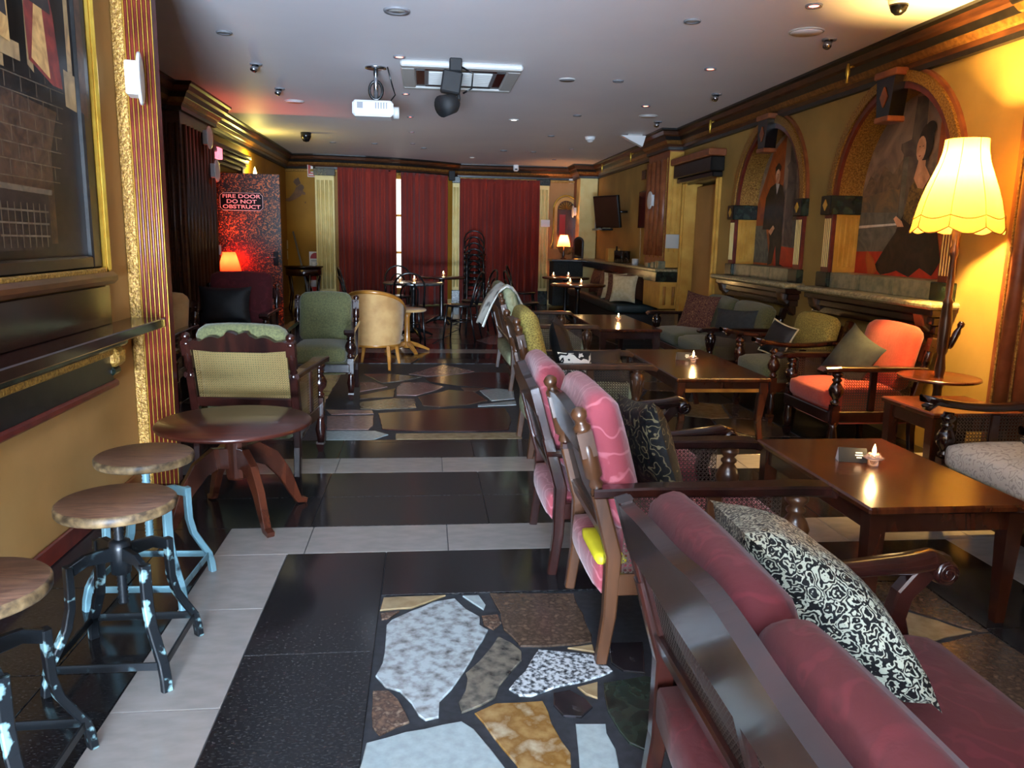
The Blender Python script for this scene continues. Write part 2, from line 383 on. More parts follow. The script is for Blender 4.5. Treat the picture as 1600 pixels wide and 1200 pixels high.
tiles(-0.873, 2.68, 3.19, 3.5, 'paletile', 0.605, 5, 0.1, 0)
tiles(-0.573, -0.163, YF, 3.19, 'blacktile', 5, 0.82, 0, 3.19); tiles(1.97, 2.38, YF, 3.19, 'blacktile', 5, 0.82, 0, 3.19)
tiles(-0.163, 1.97, 2.775, 3.19, 'blacktile', 0.82, 5, -0.163, 0)
tiles(XA, XR, 3.5, 4.34, 'blacktile', 0.82, 0.42, 0.3, 3.5)
tiles(XA, XR, 4.34, 4.64, 'paletile', 0.605, 5, 0.1, 0)
tiles(XA, XR, 4.64, 5.07, 'blacktile', 0.82, 5, 0.3, 0)
tiles(XA, -1.9, 5.07, 8.6, 'blacktile', 0.61, 0.82, -1.9, 5.07); tiles(2.6, XR, 5.07, 8.6, 'blacktile', 0.61, 0.82, 2.6, 5.07)
tiles(XA, XR, 8.6, 9.02, 'blacktile', 0.82, 5, 0.3, 0)
tiles(XA, XR, 9.02, 9.34, 'paletile', 0.605, 5, 0.1, 0)
tiles(XA, XR, 9.34, 9.8, 'blacktile', 0.82, 5, 0.3, 0)
tiles(XA, XR, 13.6, 15.9, 'blacktile', 0.82, 0.82, 0.3, 13.6)
def stone_piece(poly, m):
    cx = sum(p[0] for p in poly)/len(poly); cy = sum(p[1] for p in poly)/len(poly)
    o = MB().prism([(x-cx, y-cy) for x, y in poly], -0.02, -0.0015, bev=0.003).build('stone', K[m], floor); o.location = (cx, cy, 0)
def jag(poly, amp, seed):
    rd = random.Random(seed); r = []
    for i, p in enumerate(poly):
        q = poly[(i+1) % len(poly)]; L = math.hypot(q[0]-p[0], q[1]-p[1]); n = max(1, int(L/0.05)); nx, ny = -(q[1]-p[1])/max(L, 1e-6), (q[0]-p[0])/max(L, 1e-6)
        for k in range(n):
            t = k/n; a = rd.uniform(-amp, amp) if k else 0; r.append((p[0]+(q[0]-p[0])*t+nx*a, p[1]+(q[1]-p[1])*t+ny*a))
    return r
def px_stones(ox, oy, sc, items):
    for i, (m, pts) in enumerate(items):
        stone_piece(jag([tuple(gz(ox+x/sc, oy+y/sc))[:2] for x, y in pts], 0.004, i), m)
px_stones(540, 860, 3.2, [
 ('st_sand', [(190,235),(500,222),(440,245),(330,285),(172,297)]),
 ('st_white', [(230,345),(330,300),(440,255),(545,238),(600,290),(672,330),(670,370),(712,395),(650,500),(600,590),(565,640),(530,690),(470,750),(465,830),(400,845),(365,820),(330,760),(270,700),(200,680),(150,625),(185,560),(200,450),(205,370)]),
 ('st_pale', [(585,225),(665,222),(700,270),(690,293),(640,262)]),
 ('st_brown', [(720,212),(1140,214),(1230,420),(1230,455),(1000,478),(875,475),(830,425),(790,390),(775,310),(745,260)]),
 ('st_grey', [(765,428),(830,460),(880,500),(880,545),(830,600),(770,670),(750,730),(680,770),(580,808),(565,760),(600,700),(610,640),(600,610),(670,550)]),
 ('st_speck', [(965,493),(1235,520),(1300,565),(1338,600),(1200,650),(1050,680),(930,725),(870,722),(818,690),(900,600)]),
 ('st_rust', [(135,700),(215,698),(260,740),(320,855),(250,880),(170,922),(135,880)]),
 ('st_pale', [(105,960),(300,905),(580,852),(640,890),(720,985),(800,1088),(850,1180),(40,1180),(80,1060)]),
 ('st_tan', [(645,810),(750,762),(985,750),(1030,860),(1080,950),(1125,1010),(1130,1130),(1140,1180),(920,1180),(850,1060),(780,980),(740,930),(690,860)]),
 ('st_pale', [(1150,865),(1300,865),(1305,910),(1350,990),(1368,1090),(1375,1180),(1175,1180),(1160,960)]),
 ('st_sand', [(1160,680),(1260,655),(1260,735),(1200,715)]),
 ('st_dark', [(1040,710),(1120,695),(1200,740),(1235,780),(1180,830),(1090,825),(1040,770)]),
 ('st_green', [(1290,660),(1500,625),(1560,640),(1600,1010),(1510,1000),(1420,960),(1370,900),(1310,800)]),
 ('st_dark', [(1320,460),(1485,455),(1495,610),(1390,600),(1330,560)]),
 ('st_sand', [(1110,485),(1235,468),(1245,505)]),
 ('st_rust', [(680,325),(760,318),(778,360),(740,392),(690,370)]),
 ('st_rust', [(175,312),(270,300),(220,335),(180,342)])])
px_stones(480, 540, 3.75, [
 ('st_pink', [(525,245),(560,215),(700,215),(800,240),(760,258),(640,290),(525,288)]),
 ('st_grey', [(330,165),(480,165),(670,182),(560,205),(440,218),(380,190)]),
 ('st_pink', [(310,215),(400,215),(470,240),(310,268)]),
 ('st_brown', [(310,290),(515,250),(505,300),(310,310)]),
 ('st_pink', [(595,165),(800,110),(980,150),(860,168),(700,178)]),
 ('st_char', [(690,190),(1020,155),(1180,160),(1200,255),(880,235),(720,212)]),
 ('st_rust', [(900,245),(1040,248),(990,268),(920,265)]),
 ('st_pale', [(1010,262),(1110,250),(1210,260),(1215,310),(1080,322)]),
 ('st_brown', [(650,300),(840,258),(980,272),(1055,320),(940,345),(780,358),(680,350)]),
 ('st_grey', [(310,330),(510,308),(630,310),(640,362),(420,374),(310,370)]),
 ('st_pink', [(110,375),(380,378),(390,398),(140,402)]),
 ('st_pink', [(115,412),(390,408),(385,470),(360,490),(115,490)]),
 ('st_pale', [(110,500),(400,498),(475,520),(380,552),(110,552)]),
 ('st_red', [(415,395),(860,368),(1160,365),(1195,430),(1180,490),(990,500),(620,498),(440,488)]),
 ('st_sand', [(520,515),(1250,508),(1260,545),(520,548)]),
 ('st_pale', [(1000,345),(1220,322),(1225,345),(1000,355)])])
def clip(poly, px, py, nx, ny):
    r = []; n = len(poly)
    for i in range(n):
        a, b = poly[i], poly[(i+1) % n]; da = (a[0]-px)*nx+(a[1]-py)*ny; db = (b[0]-px)*nx+(b[1]-py)*ny
        if da <= 0: r.append(a)
        if da*db < 0: t = da/(da-db); r.append((a[0]+(b[0]-a[0])*t, a[1]+(b[1]-a[1])*t))
    return r
def crazy(x0, x1, y0, y1, n, seed, mats, gap=0.012):
    rd = random.Random(seed); P = []
    for _ in range(4000):
        p = (rd.uniform(x0, x1), rd.uniform(y0, y1))
        if all(math.hypot(p[0]-q[0], p[1]-q[1]) > 0.72*math.sqrt((x1-x0)*(y1-y0)/n) for q in P): P.append(p)
        if len(P) >= n: break
    for i, p in enumerate(P):
        poly = [(x0, y0), (x1, y0), (x1, y1), (x0, y1)]
        for q in P:
            if q is p: continue
            dx, dy = q[0]-p[0], q[1]-p[1]; L = math.hypot(dx, dy)
            poly = clip(poly, p[0]+dx*(0.5-gap/L), p[1]+dy*(0.5-gap/L), dx, dy)
            if len(poly) < 3: break
        if len(poly) >= 3: stone_piece(jag(poly, 0.006, i), rd.choice(mats))
WARM = ['st_brown', 'st_tan', 'st_rust', 'st_grey', 'st_green', 'st_sand', 'st_dark']
crazy(0.80, 1.965, 0.9, 2.77, 16, 3, WARM)
crazy(-0.16, 1.965, -1.5, 0.88, 30, 4, WARM + ['st_pale', 'st_speck'])
crazy(-0.16, 0.78, 0.9, 1.72, 9, 5, WARM + ['st_pale', 'st_speck'])
crazy(0.86, 2.59, 5.08, 8.59, 34, 6, WARM + ['st_pink'])
crazy(-1.89, -0.80, 5.08, 8.59, 22, 7, ['st_brown', 'st_pink', 'st_grey', 'st_dark', 'st_red'])
crazy(-0.80, 0.85, 8.27, 8.59, 4, 8, ['st_brown', 'st_pink', 'st_grey', 'st_dark', 'st_char'])
crazy(XA, XR, 9.81, 13.59, 60, 9, ['st_brown', 'st_red', 'st_grey', 'st_dark', 'st_char', 'st_pink'])

tiles(-0.163, 1.97, YF, -1.5, 'blacktile', 0.82, 0.82)
# ---- ceiling, front and left walls
structure(MB().box((-2.9, YF-0.3, ZC), (XR+0.4, 16.4, ZC+0.1), ch=0).build('ceiling', K['ceiling']))
m = MB()                                            # shop front behind the viewer: piers and lintel round a wide opening
m.box((XL-1.2, YF-0.15, 0), (-1.40, YF, ZC), ch=0); m.box((0.80, YF-0.15, 0), (XR+0.4, YF, ZC), ch=0); m.box((-1.40, YF-0.15, 2.5), (0.80, YF, ZC), ch=0)
m.box((0.55, -0.75, 0), (XR, -0.62, ZC), ch=0)     # unseen partition, added to keep daylight off the right side
structure(m.build('wall_front', K['ochre']))
m = MB().box((XL-1.2, YF, 0), (XL, YP+0.06, ZC), ch=0)
structure(m.build('wall_left', K['ochre']))
m = MB().box((XL, YF, 0), (XL+0.018, YP, 0.085), ch=0.006)
structure(m.build('baseboard_left', K['oxblood']))
# pier at the end of the near left wall: gold strip and red reeds with gilt fillets
pier = MB().box((XL-0.02, YP, 0), (-1.302, YP+0.07, ZC), ch=0.003)
pier = structure(pier.build('trim_1', K['oxblood']))
MB().box((XL+0.001, YP-0.014, 0), (-1.432, YP+0.01, ZC), ch=0.004).build('embossed_strip', K['goldtex'], pier)
m = MB(); g = MB()
for i in range(6):
    x = -1.421 + i*0.0215
    m.turned((x, YP-0.001, 0), (x, YP-0.001, ZC), [(0, 0.0085), (1, 0.0085)], 8)
    if i < 6: g.box((x+0.0085, YP-0.006, 0), (x+0.0125, YP, ZC), ch=0.001)
g.box((-1.432, YP-0.008, 0), (-1.428, YP, ZC), ch=0.001)
m.build('reeding', K['oxblood'], pier); g.build('gilt_fillets', K['gold'], pier)
# alcove beyond the pier
structure(MB().box((XA-0.3, YP+0.06, 0), (XA, 9.55, ZC), ch=0).build('wall_left', K['cornwood']))
m = MB().box((XA-0.3, 11.3, 0), (XA, 15.3, ZC), ch=0).box((XA-0.3, 9.55, 2.12), (XA, 11.3, ZC), ch=0)
structure(m.build('wall_left', K['mustard']))
structure(MB().box((XA-1.6, 9.4, 0), (XA-1.5, 11.5, 2.4), ch=0).box((XA-1.6, 9.4, 2.3), (XA-0.3, 11.5, 2.4), ch=0).box((XA-1.6, 11.4, 0), (XA-0.3, 11.5, 2.4), ch=0).box((XA-1.6, 9.3, 0), (XA-0.3, 9.4, 2.4), ch=0).build('wall_corridor', K['mustard']))
# dark fluted pilaster on the alcove wall
p = structure(MB().box((XA, 8.25, 0), (XA+0.14, 9.5, ZC), ch=0.004).build('trim_2', K['cornwood']))
m = MB()
for i in range(9): m.turned((XA+0.142, 8.36+i*0.128, 0.25), (XA+0.142, 8.36+i*0.128, 2.35), [(0, 0.03), (1, 0.03)], 8)
for i in range(2): m.turned((XA+0.04+i*0.06, 8.248, 0.25), (XA+0.04+i*0.06, 8.248, 2.35), [(0, 0.018), (1, 0.018)], 8)
m.build('fluting', K['oakwood'], p)
# door case round the corridor opening
m = MB().box((XA-0.02, 9.52, 0), (XA+0.06, 9.62, 2.2), ch=0.01).box((XA-0.02, 11.25, 0), (XA+0.06, 11.38, 2.2), ch=0.01)
for i in range(4): m.box((XA-0.02, 9.5-0.02*i, 2.12+0.055*i), (XA+0.05+0.03*i, 11.4+0.02*i, 2.175+0.055*i), ch=0.01)
structure(m.build('trim_3', K['cornwood']))

# ---- far wall: mustard section, bowed bay, straight section
FAR = [(-2.8, 15.02), (-1.95, 14.86), (-1.62, 14.86), (-1.1, 14.95), (-0.5, 15.16), (0.0, 15.42), (0.35, 15.66), (0.52, 15.80), (0.60, YB), (1.5, YB), (2.45, YB), (XR, YB)]
def ribbon(path, z0, z1, mats, off=0.0, name='wall_back'):
    mb = MB()
    for i in range(len(path)-1):
        a, b = path[i], path[i+1]; mi = mats[i] if isinstance(mats, list) else 0
        mb.quad((a[0], a[1], z0), (b[0], b[1], z0), (b[0], b[1], z1), (a[0], a[1], z1), mi)
        mb.quad((a[0], a[1]+0.2, z0), (b[0], b[1]+0.2, z0), (b[0], b[1]+0.2, z1), (a[0], a[1]+0.2, z1), mi)
    return mb
structure(ribbon(FAR, 0, ZC, [0]*8+[1, 1, 1]).build('wall_back', [K['mustard'], K['ochre']]))
m = MB()
for i in range(len(FAR)-1):
    a, b = FAR[i], FAR[i+1]; m.sweep([(a[0], a[1]-0.012, 0.05), (b[0], b[1]-0.012, 0.05)], (0, 0, 1), 0.10, 0.024)
structure(m.build('baseboard_back', K['cream']))

# ---- right wall with two arched niches and a doorway
NI = [(5.46, 0.70), (7.50, 0.70)]; NS, ND, NB = 1.68, 0.20, 0.98      # centre y, radius of opening; spring height, depth, sill
def arch(c, r, n=24): return [(c + r*math.cos(PI*k/n), NS + r*1.02*math.sin(PI*k/n)) for k in range(n+1)]
m = MB(); X = XR
def wq(y0, y1, z0, z1, mi=0): m.quad((X, y0, z0), (X, y1, z0), (X, y1, z1), (X, y0, z1), mi)
wq(YF, 4.76, 0, ZC)
for k, (c, r) in enumerate(NI):
    wq(c-r, c+r, 0, NB)
    A = arch(c, r)
    for i in range(len(A)-1): m.quad((X, A[i][0], A[i][1]), (X, A[i+1][0], A[i+1][1]), (X, A[i+1][0], ZC), (X, A[i][0], ZC))
wq(6.16, 6.80, 0, ZC); wq(8.20, 8.86, 0, ZC); wq(8.86, 9.94, 2.02, ZC); wq(9.94, YB, 0, ZC)
m.box((X+0.28, YF, 0), (X+0.36, YB+0.3, ZC), ch=0)
structure(m.build('wall_right', K['olive']))
def niche(c, r, label):
    t = thing('wall_niche', label, 'niche', (X, c, 0), 0, 'arched niches on the right wall')
    # reveal
    mb = MB(); A = [(y-c, z) for y, z in arch(c, r)]
    for i in range(len(A)-1): mb.quad((0, *A[i]), (0, *A[i+1]), (ND, *A[i+1]), (ND, *A[i]))
    mb.build('arch_reveal', K['goldtex'], t)
    for s in (-1, 1):
        mb = MB().box((0.002, s*r, NB), (ND, s*(r+0.02), NS), ch=0.002)
        for k in range(4): mb.box((0.035+k*0.042, s*(r+0.001), 1.14), (0.058+k*0.042, s*(r-0.010), 1.54), ch=0.004)
        mb.build('jamb', K['yellowpaint'], t)
    # front mouldings
    for nm, r0, r1, dp, mk in (('inner_moulding', r, r+0.045, 0.03, 'oxblood'), ('outer_moulding', r+0.045, r+0.115, 0.045, 'goldtex'), ('edge_moulding', r+0.115, r+0.14, 0.025, 'redbrown')):
        mb = MB(); a = arch(0, r0, 28); b = arch(0, r1, 28); n = len(a)
        for i in range(n-1):
            mb.quad((-dp, *a[i]), (-dp, *b[i]), (-dp, *b[i+1]), (-dp, *a[i+1]))
            mb.quad((0, *b[i]), (-dp, *b[i]), (-dp, *b[i+1]), (0, *b[i+1])); mb.quad((0, *a[i]), (-dp, *a[i]), (-dp, *a[i+1]), (0, *a[i+1]))
        mb.build(nm, K[mk], t)
    # keystone
    ks = MB().prism([(-0.075, 2.20), (0.075, 2.20), (0.115, 2.48), (-0.115, 2.48)], 0, 0.11, X=Matrix(((0, 0, -1, 0), (1, 0, 0, 0), (0, 1, 0, 0), (0, 0, 0, 1)))).build('keystone', K['black'], t)
    for a, z0, z1 in ((0.135, 2.47, 2.52), (0.085, 2.17, 2.21)): MB().box((-0.122, -a, z0), (0.01, a, z1), ch=0.006).build('keystone_band', K['redbrown'], ks)
    MB().prism([(0, 2.27), (0.045, 2.34), (0, 2.41), (-0.045, 2.34)], 0.108, 0.118, X=Matrix(((0, 0, -1, 0), (1, 0, 0, 0), (0, 1, 0, 0), (0, 0, 0, 1)))).build('diamond', K['redbrown'], ks)
    for s in (-1, 1):
        y0, y1 = s*(r-0.012), s*(r+0.15)
        cp = MB().box((-0.07, y0, NS-0.12), (ND, y1, NS+0.03), ch=0.006).build('capital', K['darkgreen'], t)
        yc = s*(r+0.07)
        MB().prism([(yc, NS-0.09), (yc+0.035, NS-0.045), (yc, NS), (yc-0.035, NS-0.045)], 0.068, 0.076, X=Matrix(((0, 0, -1, 0), (1, 0, 0, 0), (0, 1, 0, 0), (0, 0, 0, 1)))).build('diamond', K['yellowpaint'], cp)
        MB().box((-0.035, s*r, NB+0.1), (0.0, s*(r+0.13), NS-0.12), ch=0.004).build('pilaster', K['oxblood'], t)
        mb = MB()
        for k in range(4): mb.box((-0.043, s*(r+0.018+k*0.028), 1.14), (-0.034, s*(r+0.026+k*0.028), 1.53), ch=0.002)
        mb.build('gilt_reeds', K['cream'], t)
        MB().box((-0.06, s*(r-0.03), NB), (ND, s*(r+0.15), NB+0.12), ch=0.006).build('plinth', K['darkgreen'], t)
        mb = MB(); mb.sweep([(0, 0, 0.70), (-0.03, 0, 0.75), (-0.05, 0, 0.80), (-0.11, 0, 0.84), (-0.13, 0, 0.90)], (0, 1, 0), 0.10, [0.05, 0.07, 0.08, 0.07, 0.06], X=T(0, s*(r+0.02), 0)).build('corbel', K['oakwood'], t)
    for k in range(3):
        MB().box((-0.03, -r+0.03+k*(2*r-0.06)/3+0.002, NB), (ND, -r+0.03+(k+1)*(2*r-0.06)/3-0.002, NB+0.12), ch=0.004).build('marble_slab', K['stonegrey'], t)
    MB().box((-0.20, -r-0.20, NB-0.045), (ND, r+0.20, NB), ch=0.015).build('sill', K['granite'], t)
    mb = MB()
    for k, (dp, z0, z1) in enumerate(((0.15, 0.885, 0.935), (0.12, 0.83, 0.885), (0.09, 0.77, 0.83))): mb.box((-dp, -r-0.15+0.02*k, z0), (0, r+0.15-0.02*k, z1), ch=0.008)
    mb.build('apron', K['mahog'], t)
    return t
def paint_layers(t, r, layers, mats):
    """flat painted picture on the niche back; each shape in (y, z) lies a hair in front of the one below"""
    mb = MB()
    A = [(-r, NB+0.1)] + [(y, z) for y, z in arch(0, r)][::-1] + [(r, NB+0.1)]
    mb.add([(ND, y, z) for y, z in A], [tuple(range(len(A)))], 0)
    for i, (mi, pts) in enumerate(layers):
        mb.add([(ND-0.0008*(i+1), y, z) for y, z in pts], [tuple(range(len(pts)))], mi)
    mb.build('painting', mats, t)
def oil(n, a, b, sc=6): K[n] = mat(n, S([min(250, q*1.22) for q in a]), S([min(250, q*1.22) for q in b]), scale=sc, rough=0.45, dist=1.5)
oil('oil_sky', (142, 118, 98), (84, 74, 68), 3); oil('oil_trees', (74, 62, 52), (112, 92, 72), 9); oil('oil_field', (124, 98, 62), (80, 72, 60), 5); oil('oil_red', (176, 50, 28), (140, 36, 24), 4)
oil('oil_black', (22, 16, 14), (44, 32, 26), 8); oil('oil_skin', (206, 158, 120), (170, 116, 84), 6); oil('oil_col', (64, 54, 52), (94, 82, 72), 5); oil('oil_hair', (28, 18, 16), (46, 28, 22)); oil('oil_orange', (166, 84, 34), (126, 62, 30), 4)
oil('oil_wall', (100, 98, 88), (68, 68, 62), 6); oil('oil_gold', (120, 96, 48), (60, 46, 30), 22); oil('oil_white', (200, 192, 180), (160, 150, 140))
OM = [K[q] for q in ('oil_sky', 'oil_trees', 'oil_field', 'oil_red', 'oil_black', 'oil_skin', 'oil_col', 'oil_hair', 'oil_orange', 'oil_wall', 'oil_gold', 'oil_white')]
def ell(y, z, a, b, n=14): return [(y+a*math.cos(2*PI*k/n), z+b*math.sin(2*PI*k/n)) for k in range(n)]
n1 = niche(*NI[0], 'arched niche nearest the lit floor lamp, painted with a seated woman in a dark dress')
R_ = 0.70
# seen from the room +y lies to the left, so y runs right to left
W_ = [(0, [(R_, 1.08), (R_, 1.45), (-R_, 1.45), (-R_, 1.08)]),
      (1, [(0.69, 1.72), (0.60, 1.86), (0.50, 1.80), (0.42, 1.92), (0.30, 1.85), (0.18, 1.96), (0.02, 1.88), (0.02, 1.70), (0.69, 1.66)]),
      (2, [(0.70, 1.69), (0.30, 1.74), (0.02, 1.72), (0.02, 1.56), (0.70, 1.58)]), (9, [(0.70, 1.58), (0.02, 1.56), (0.02, 1.44), (0.70, 1.46)]), (11, [(0.70, 1.475), (0.10, 1.49), (0.10, 1.475), (0.70, 1.455)]),
      (9, [(0.70, 1.45), (0.0, 1.47), (0.0, 1.28), (0.70, 1.27)]), (3, [(0.70, 1.27), (-0.70, 1.30), (-0.70, 1.08), (0.70, 1.08)]),
      (8, [(-0.22, 2.32), (-0.45, 2.2), (-0.70, 1.7), (-0.70, 1.28), (-0.22, 1.28)]),
      (6, [(0.06, 1.3), (0.06, 1.98), (0.10, 2.02), (0.10, 2.06), (-0.02, 2.08), (-0.04, 2.37), (-0.17, 2.36), (-0.19, 2.08), (-0.26, 2.05), (-0.24, 1.98), (-0.24, 1.3)]),
      (9, [(0.05, 1.32), (0.05, 1.96), (-0.01, 1.96), (-0.01, 1.32)]),
      (4, [(0.02, 1.50), (-0.08, 1.62), (-0.30, 1.62), (-0.42, 1.46), (-0.50, 1.22), (-0.42, 1.12), (-0.28, 1.17), (-0.16, 1.10), (0.0, 1.14), (0.08, 1.12), (0.20, 1.10), (0.30, 1.16), (0.18, 1.30), (0.06, 1.42)]),
      (10, [(-0.02, 1.52), (-0.06, 1.74), (-0.14, 1.80), (-0.24, 1.80), (-0.33, 1.72), (-0.30, 1.50), (-0.18, 1.44)]), (4, [(-0.30, 1.74), (-0.38, 1.66), (-0.34, 1.44), (-0.26, 1.44), (-0.29, 1.60)]),
      (5, [(-0.10, 1.80), (-0.13, 1.90), (-0.14, 2.0), (-0.22, 2.0), (-0.22, 1.88), (-0.29, 1.80), (-0.22, 1.72), (-0.16, 1.73)]),
      (7, ell(-0.20, 2.04, 0.085, 0.125)), (7, ell(-0.24, 2.13, 0.06, 0.05)), (5, ell(-0.155, 2.00, 0.055, 0.088)), (4, [(-0.125, 2.015), (-0.145, 2.02), (-0.145, 2.012)]), (4, [(-0.165, 2.015), (-0.185, 2.02), (-0.185, 2.012)]), (3, [(-0.135, 1.952), (-0.165, 1.956), (-0.15, 1.944)]),
      (5, [(-0.02, 1.50), (0.06, 1.54), (0.09, 1.52), (0.03, 1.46), (-0.05, 1.46)]), (8, [(0.36, 1.10), (0.42, 1.22), (0.40, 1.28), (0.30, 1.22), (0.24, 1.13), (0.30, 1.09)])]
W_ = W_[:8] + [(k, [(y+0.12, z) for y, z in pts]) for k, pts in W_[8:]]
paint_layers(n1, R_, W_, OM)
n2 = niche(*NI[1], 'arched niche beside the doorway, painted with a standing man in black')
M_ = [(0, [(R_, 1.08), (R_, 1.45), (-R_, 1.45), (-R_, 1.08)]), (8, [(0.70, 1.08), (0.70, 1.72), (0.4, 2.22), (0.12, 2.36), (0.12, 1.08)]), (9, [(0.70, 1.5), (0.45, 1.5), (0.3, 1.12), (0.70, 1.12)]),
      (1, [(-0.10, 1.80), (-0.3, 1.86), (-0.69, 1.78), (-0.69, 1.55), (-0.10, 1.55)]), (2, [(-0.1, 1.66), (-0.69, 1.68), (-0.69, 1.56), (-0.1, 1.54)]), (9, [(-0.1, 1.54), (-0.7, 1.54), (-0.7, 1.28), (-0.1, 1.28)]),
      (6, [(0.02, 1.3), (0.02, 2.02), (0.06, 2.06), (0.0, 2.1), (0.0, 2.38), (-0.12, 2.38), (-0.13, 2.1), (-0.18, 2.06), (-0.15, 2.0), (-0.15, 1.3)]),
      (3, [(0.2, 1.30), (-0.70, 1.26), (-0.70, 1.08), (0.2, 1.08)]),
      (4, [(0.36, 1.46), (0.33, 1.78), (0.24, 1.88), (0.10, 1.92), (-0.04, 1.88), (-0.10, 1.76), (-0.09, 1.48), (-0.11, 1.28), (-0.10, 1.12), (-0.20, 1.10), (-0.02, 1.10), (0.02, 1.3), (0.08, 1.12), (0.18, 1.10), (0.16, 1.32), (0.20, 1.46)]),
      (11, [(0.12, 1.92), (0.08, 1.80), (0.03, 1.90)]), (5, ell(0.08, 1.985, 0.052, 0.082)), (7, [(0.14, 1.99), (0.15, 2.07), (0.08, 2.11), (0.02, 2.07), (0.03, 2.02), (0.08, 2.05), (0.12, 2.03)]), (4, [(0.095, 1.995), (0.07, 1.99), (0.07, 2.0)]),
      (5, [(0.20, 1.44), (0.10, 1.50), (0.06, 1.47), (0.14, 1.40)])]
M_ = M_[:8] + [(k, [(y+0.16, z) for y, z in pts]) for k, pts in M_[8:]]
paint_layers(n2, R_, M_, OM)
# doorway on the right wall: gold architrave, dark lintel, recessed door leaf
d = structure(MB().box((X+0.12, 8.90, 0), (X+0.16, 9.92, 2.0), ch=0.004).build('door_1', K['ochre']))
MB().box((X+0.105, 8.94, 1.80), (X+0.125, 9.02, 1.98), ch=0.004).build('door_closer', K['blackmatte'], d)
MB().box((X+0.07, 8.90, 0), (X+0.16, 8.96, 2.0), ch=0.004).build('door_edge', K['grey'], d)
m = MB()
for s, y in ((-1, 8.86), (1, 9.94)):
    m.box((X-0.03, y, 0), (X+0.2, y+s*0.10, 2.04), ch=0.006); m.box((X-0.05, y+s*0.03, 0), (X, y+s*0.07, 2.04), ch=0.01)
structure(m.build('trim_4', K['yellowpaint']))
m = MB().box((X-0.16, 8.70, 2.10), (X, 10.04, 2.26), 0, ch=0.01).box((X-0.12, 8.74, 2.04), (X, 10.02, 2.10), 0, ch=0.01).box((X-0.20, 8.66, 2.26), (X, 10.06, 2.34), 1, ch=0.01)
structure(m.build('trim_5', [K['black'], K['redbrown']]))
# pilasters on the right wall
def pilaster(y0, y1, dp, front, side, z0=0.0, n=5, nm='trim_6'):
    p = structure(MB().box((X-dp, y0, z0), (X, y1, ZC), ch=0.004).build(nm, K[front]))
    mb = MB(); st = (y1-y0-0.10)/n
    for i in range(n): mb.turned((X-dp-0.001, y0+0.05+st*(i+0.5), z0+0.15), (X-dp-0.001, y0+0.05+st*(i+0.5), 2.36), [(0, st*0.30), (1, st*0.30)], 8)
    mb.build('reeding', K[front], p)
    mb = MB()
    for i in range(n+1): mb.box((X-dp-0.012, y0+0.05+st*i-0.008, z0+0.12), (X-dp, y0+0.05+st*i+0.008, 2.38), ch=0.003)
    mb.build('embossed_fillets', K['goldtex'], p)
    MB().box((X-dp+0.003, y0-0.012, z0), (X, y0, 2.45), ch=0.003).build('side_panel', K[side], p)
    mb = MB()
    for i in range(2): mb.box((X-dp+dp*(0.28+0.4*i)-0.012, y0-0.024, z0+0.2), (X-dp+dp*(0.28+0.4*i)+0.012, y0-0.010, 2.3), ch=0.005)
    mb.build('side_reeds', K[side], p)
    return p
pilaster(3.25, 4.04, 0.15, 'redbrown', 'redbrown', 0, 5, 'trim_6')
pilaster(10.15, 11.1, 0.19, 'redbrown', 'yellowpaint', 0.98, 4, 'trim_7')
# corner piers by the far right alcove
m = MB().box((X-0.35, 15.55, 0), (X, YB, ZC), ch=0.004)
structure(m.build('trim_8', K['redbrown']))
structure(MB().box((X-0.36, 15.20, 0), (X-0.02, 15.56, ZC), ch=0.004).build('trim_9', K['cream']))
def fluted_pier(cx, yb, w, nm, z0=0.0, z1=2.47, fl=4):
    p = structure(MB().box((cx-w/2, yb-0.09, z0+0.28), (cx+w/2, yb, z1-0.12), ch=0.004).build(nm, K['cream']))
    mb = MB(); st = w*0.86/fl
    for i in range(fl): mb.turned((cx-w*0.43+st*(i+0.5), yb-0.09, z0+0.34), (cx-w*0.43+st*(i+0.5), yb-0.09, z1-0.2), [(0, st*0.36), (1, st*0.36)], 8)
    mb.build('reeding', K['cream'], p)
    MB().box((cx-w*0.56, yb-0.11, z1-0.12), (cx+w*0.56, yb, z1), ch=0.006).build('capital', K['darkgreen'], p)
    MB().box((cx-w*0.56, yb-0.11, z0), (cx+w*0.56, yb, z0+0.28), ch=0.006).build('plinth', K['darkgreen'], p)
fluted_pier(-1.79, 14.86, 0.34, 'trim_10'); fluted_pier(0.60, 15.84, 0.14, 'trim_11', fl=2); fluted_pier(2.32, YB, 0.24, 'trim_12', fl=3)

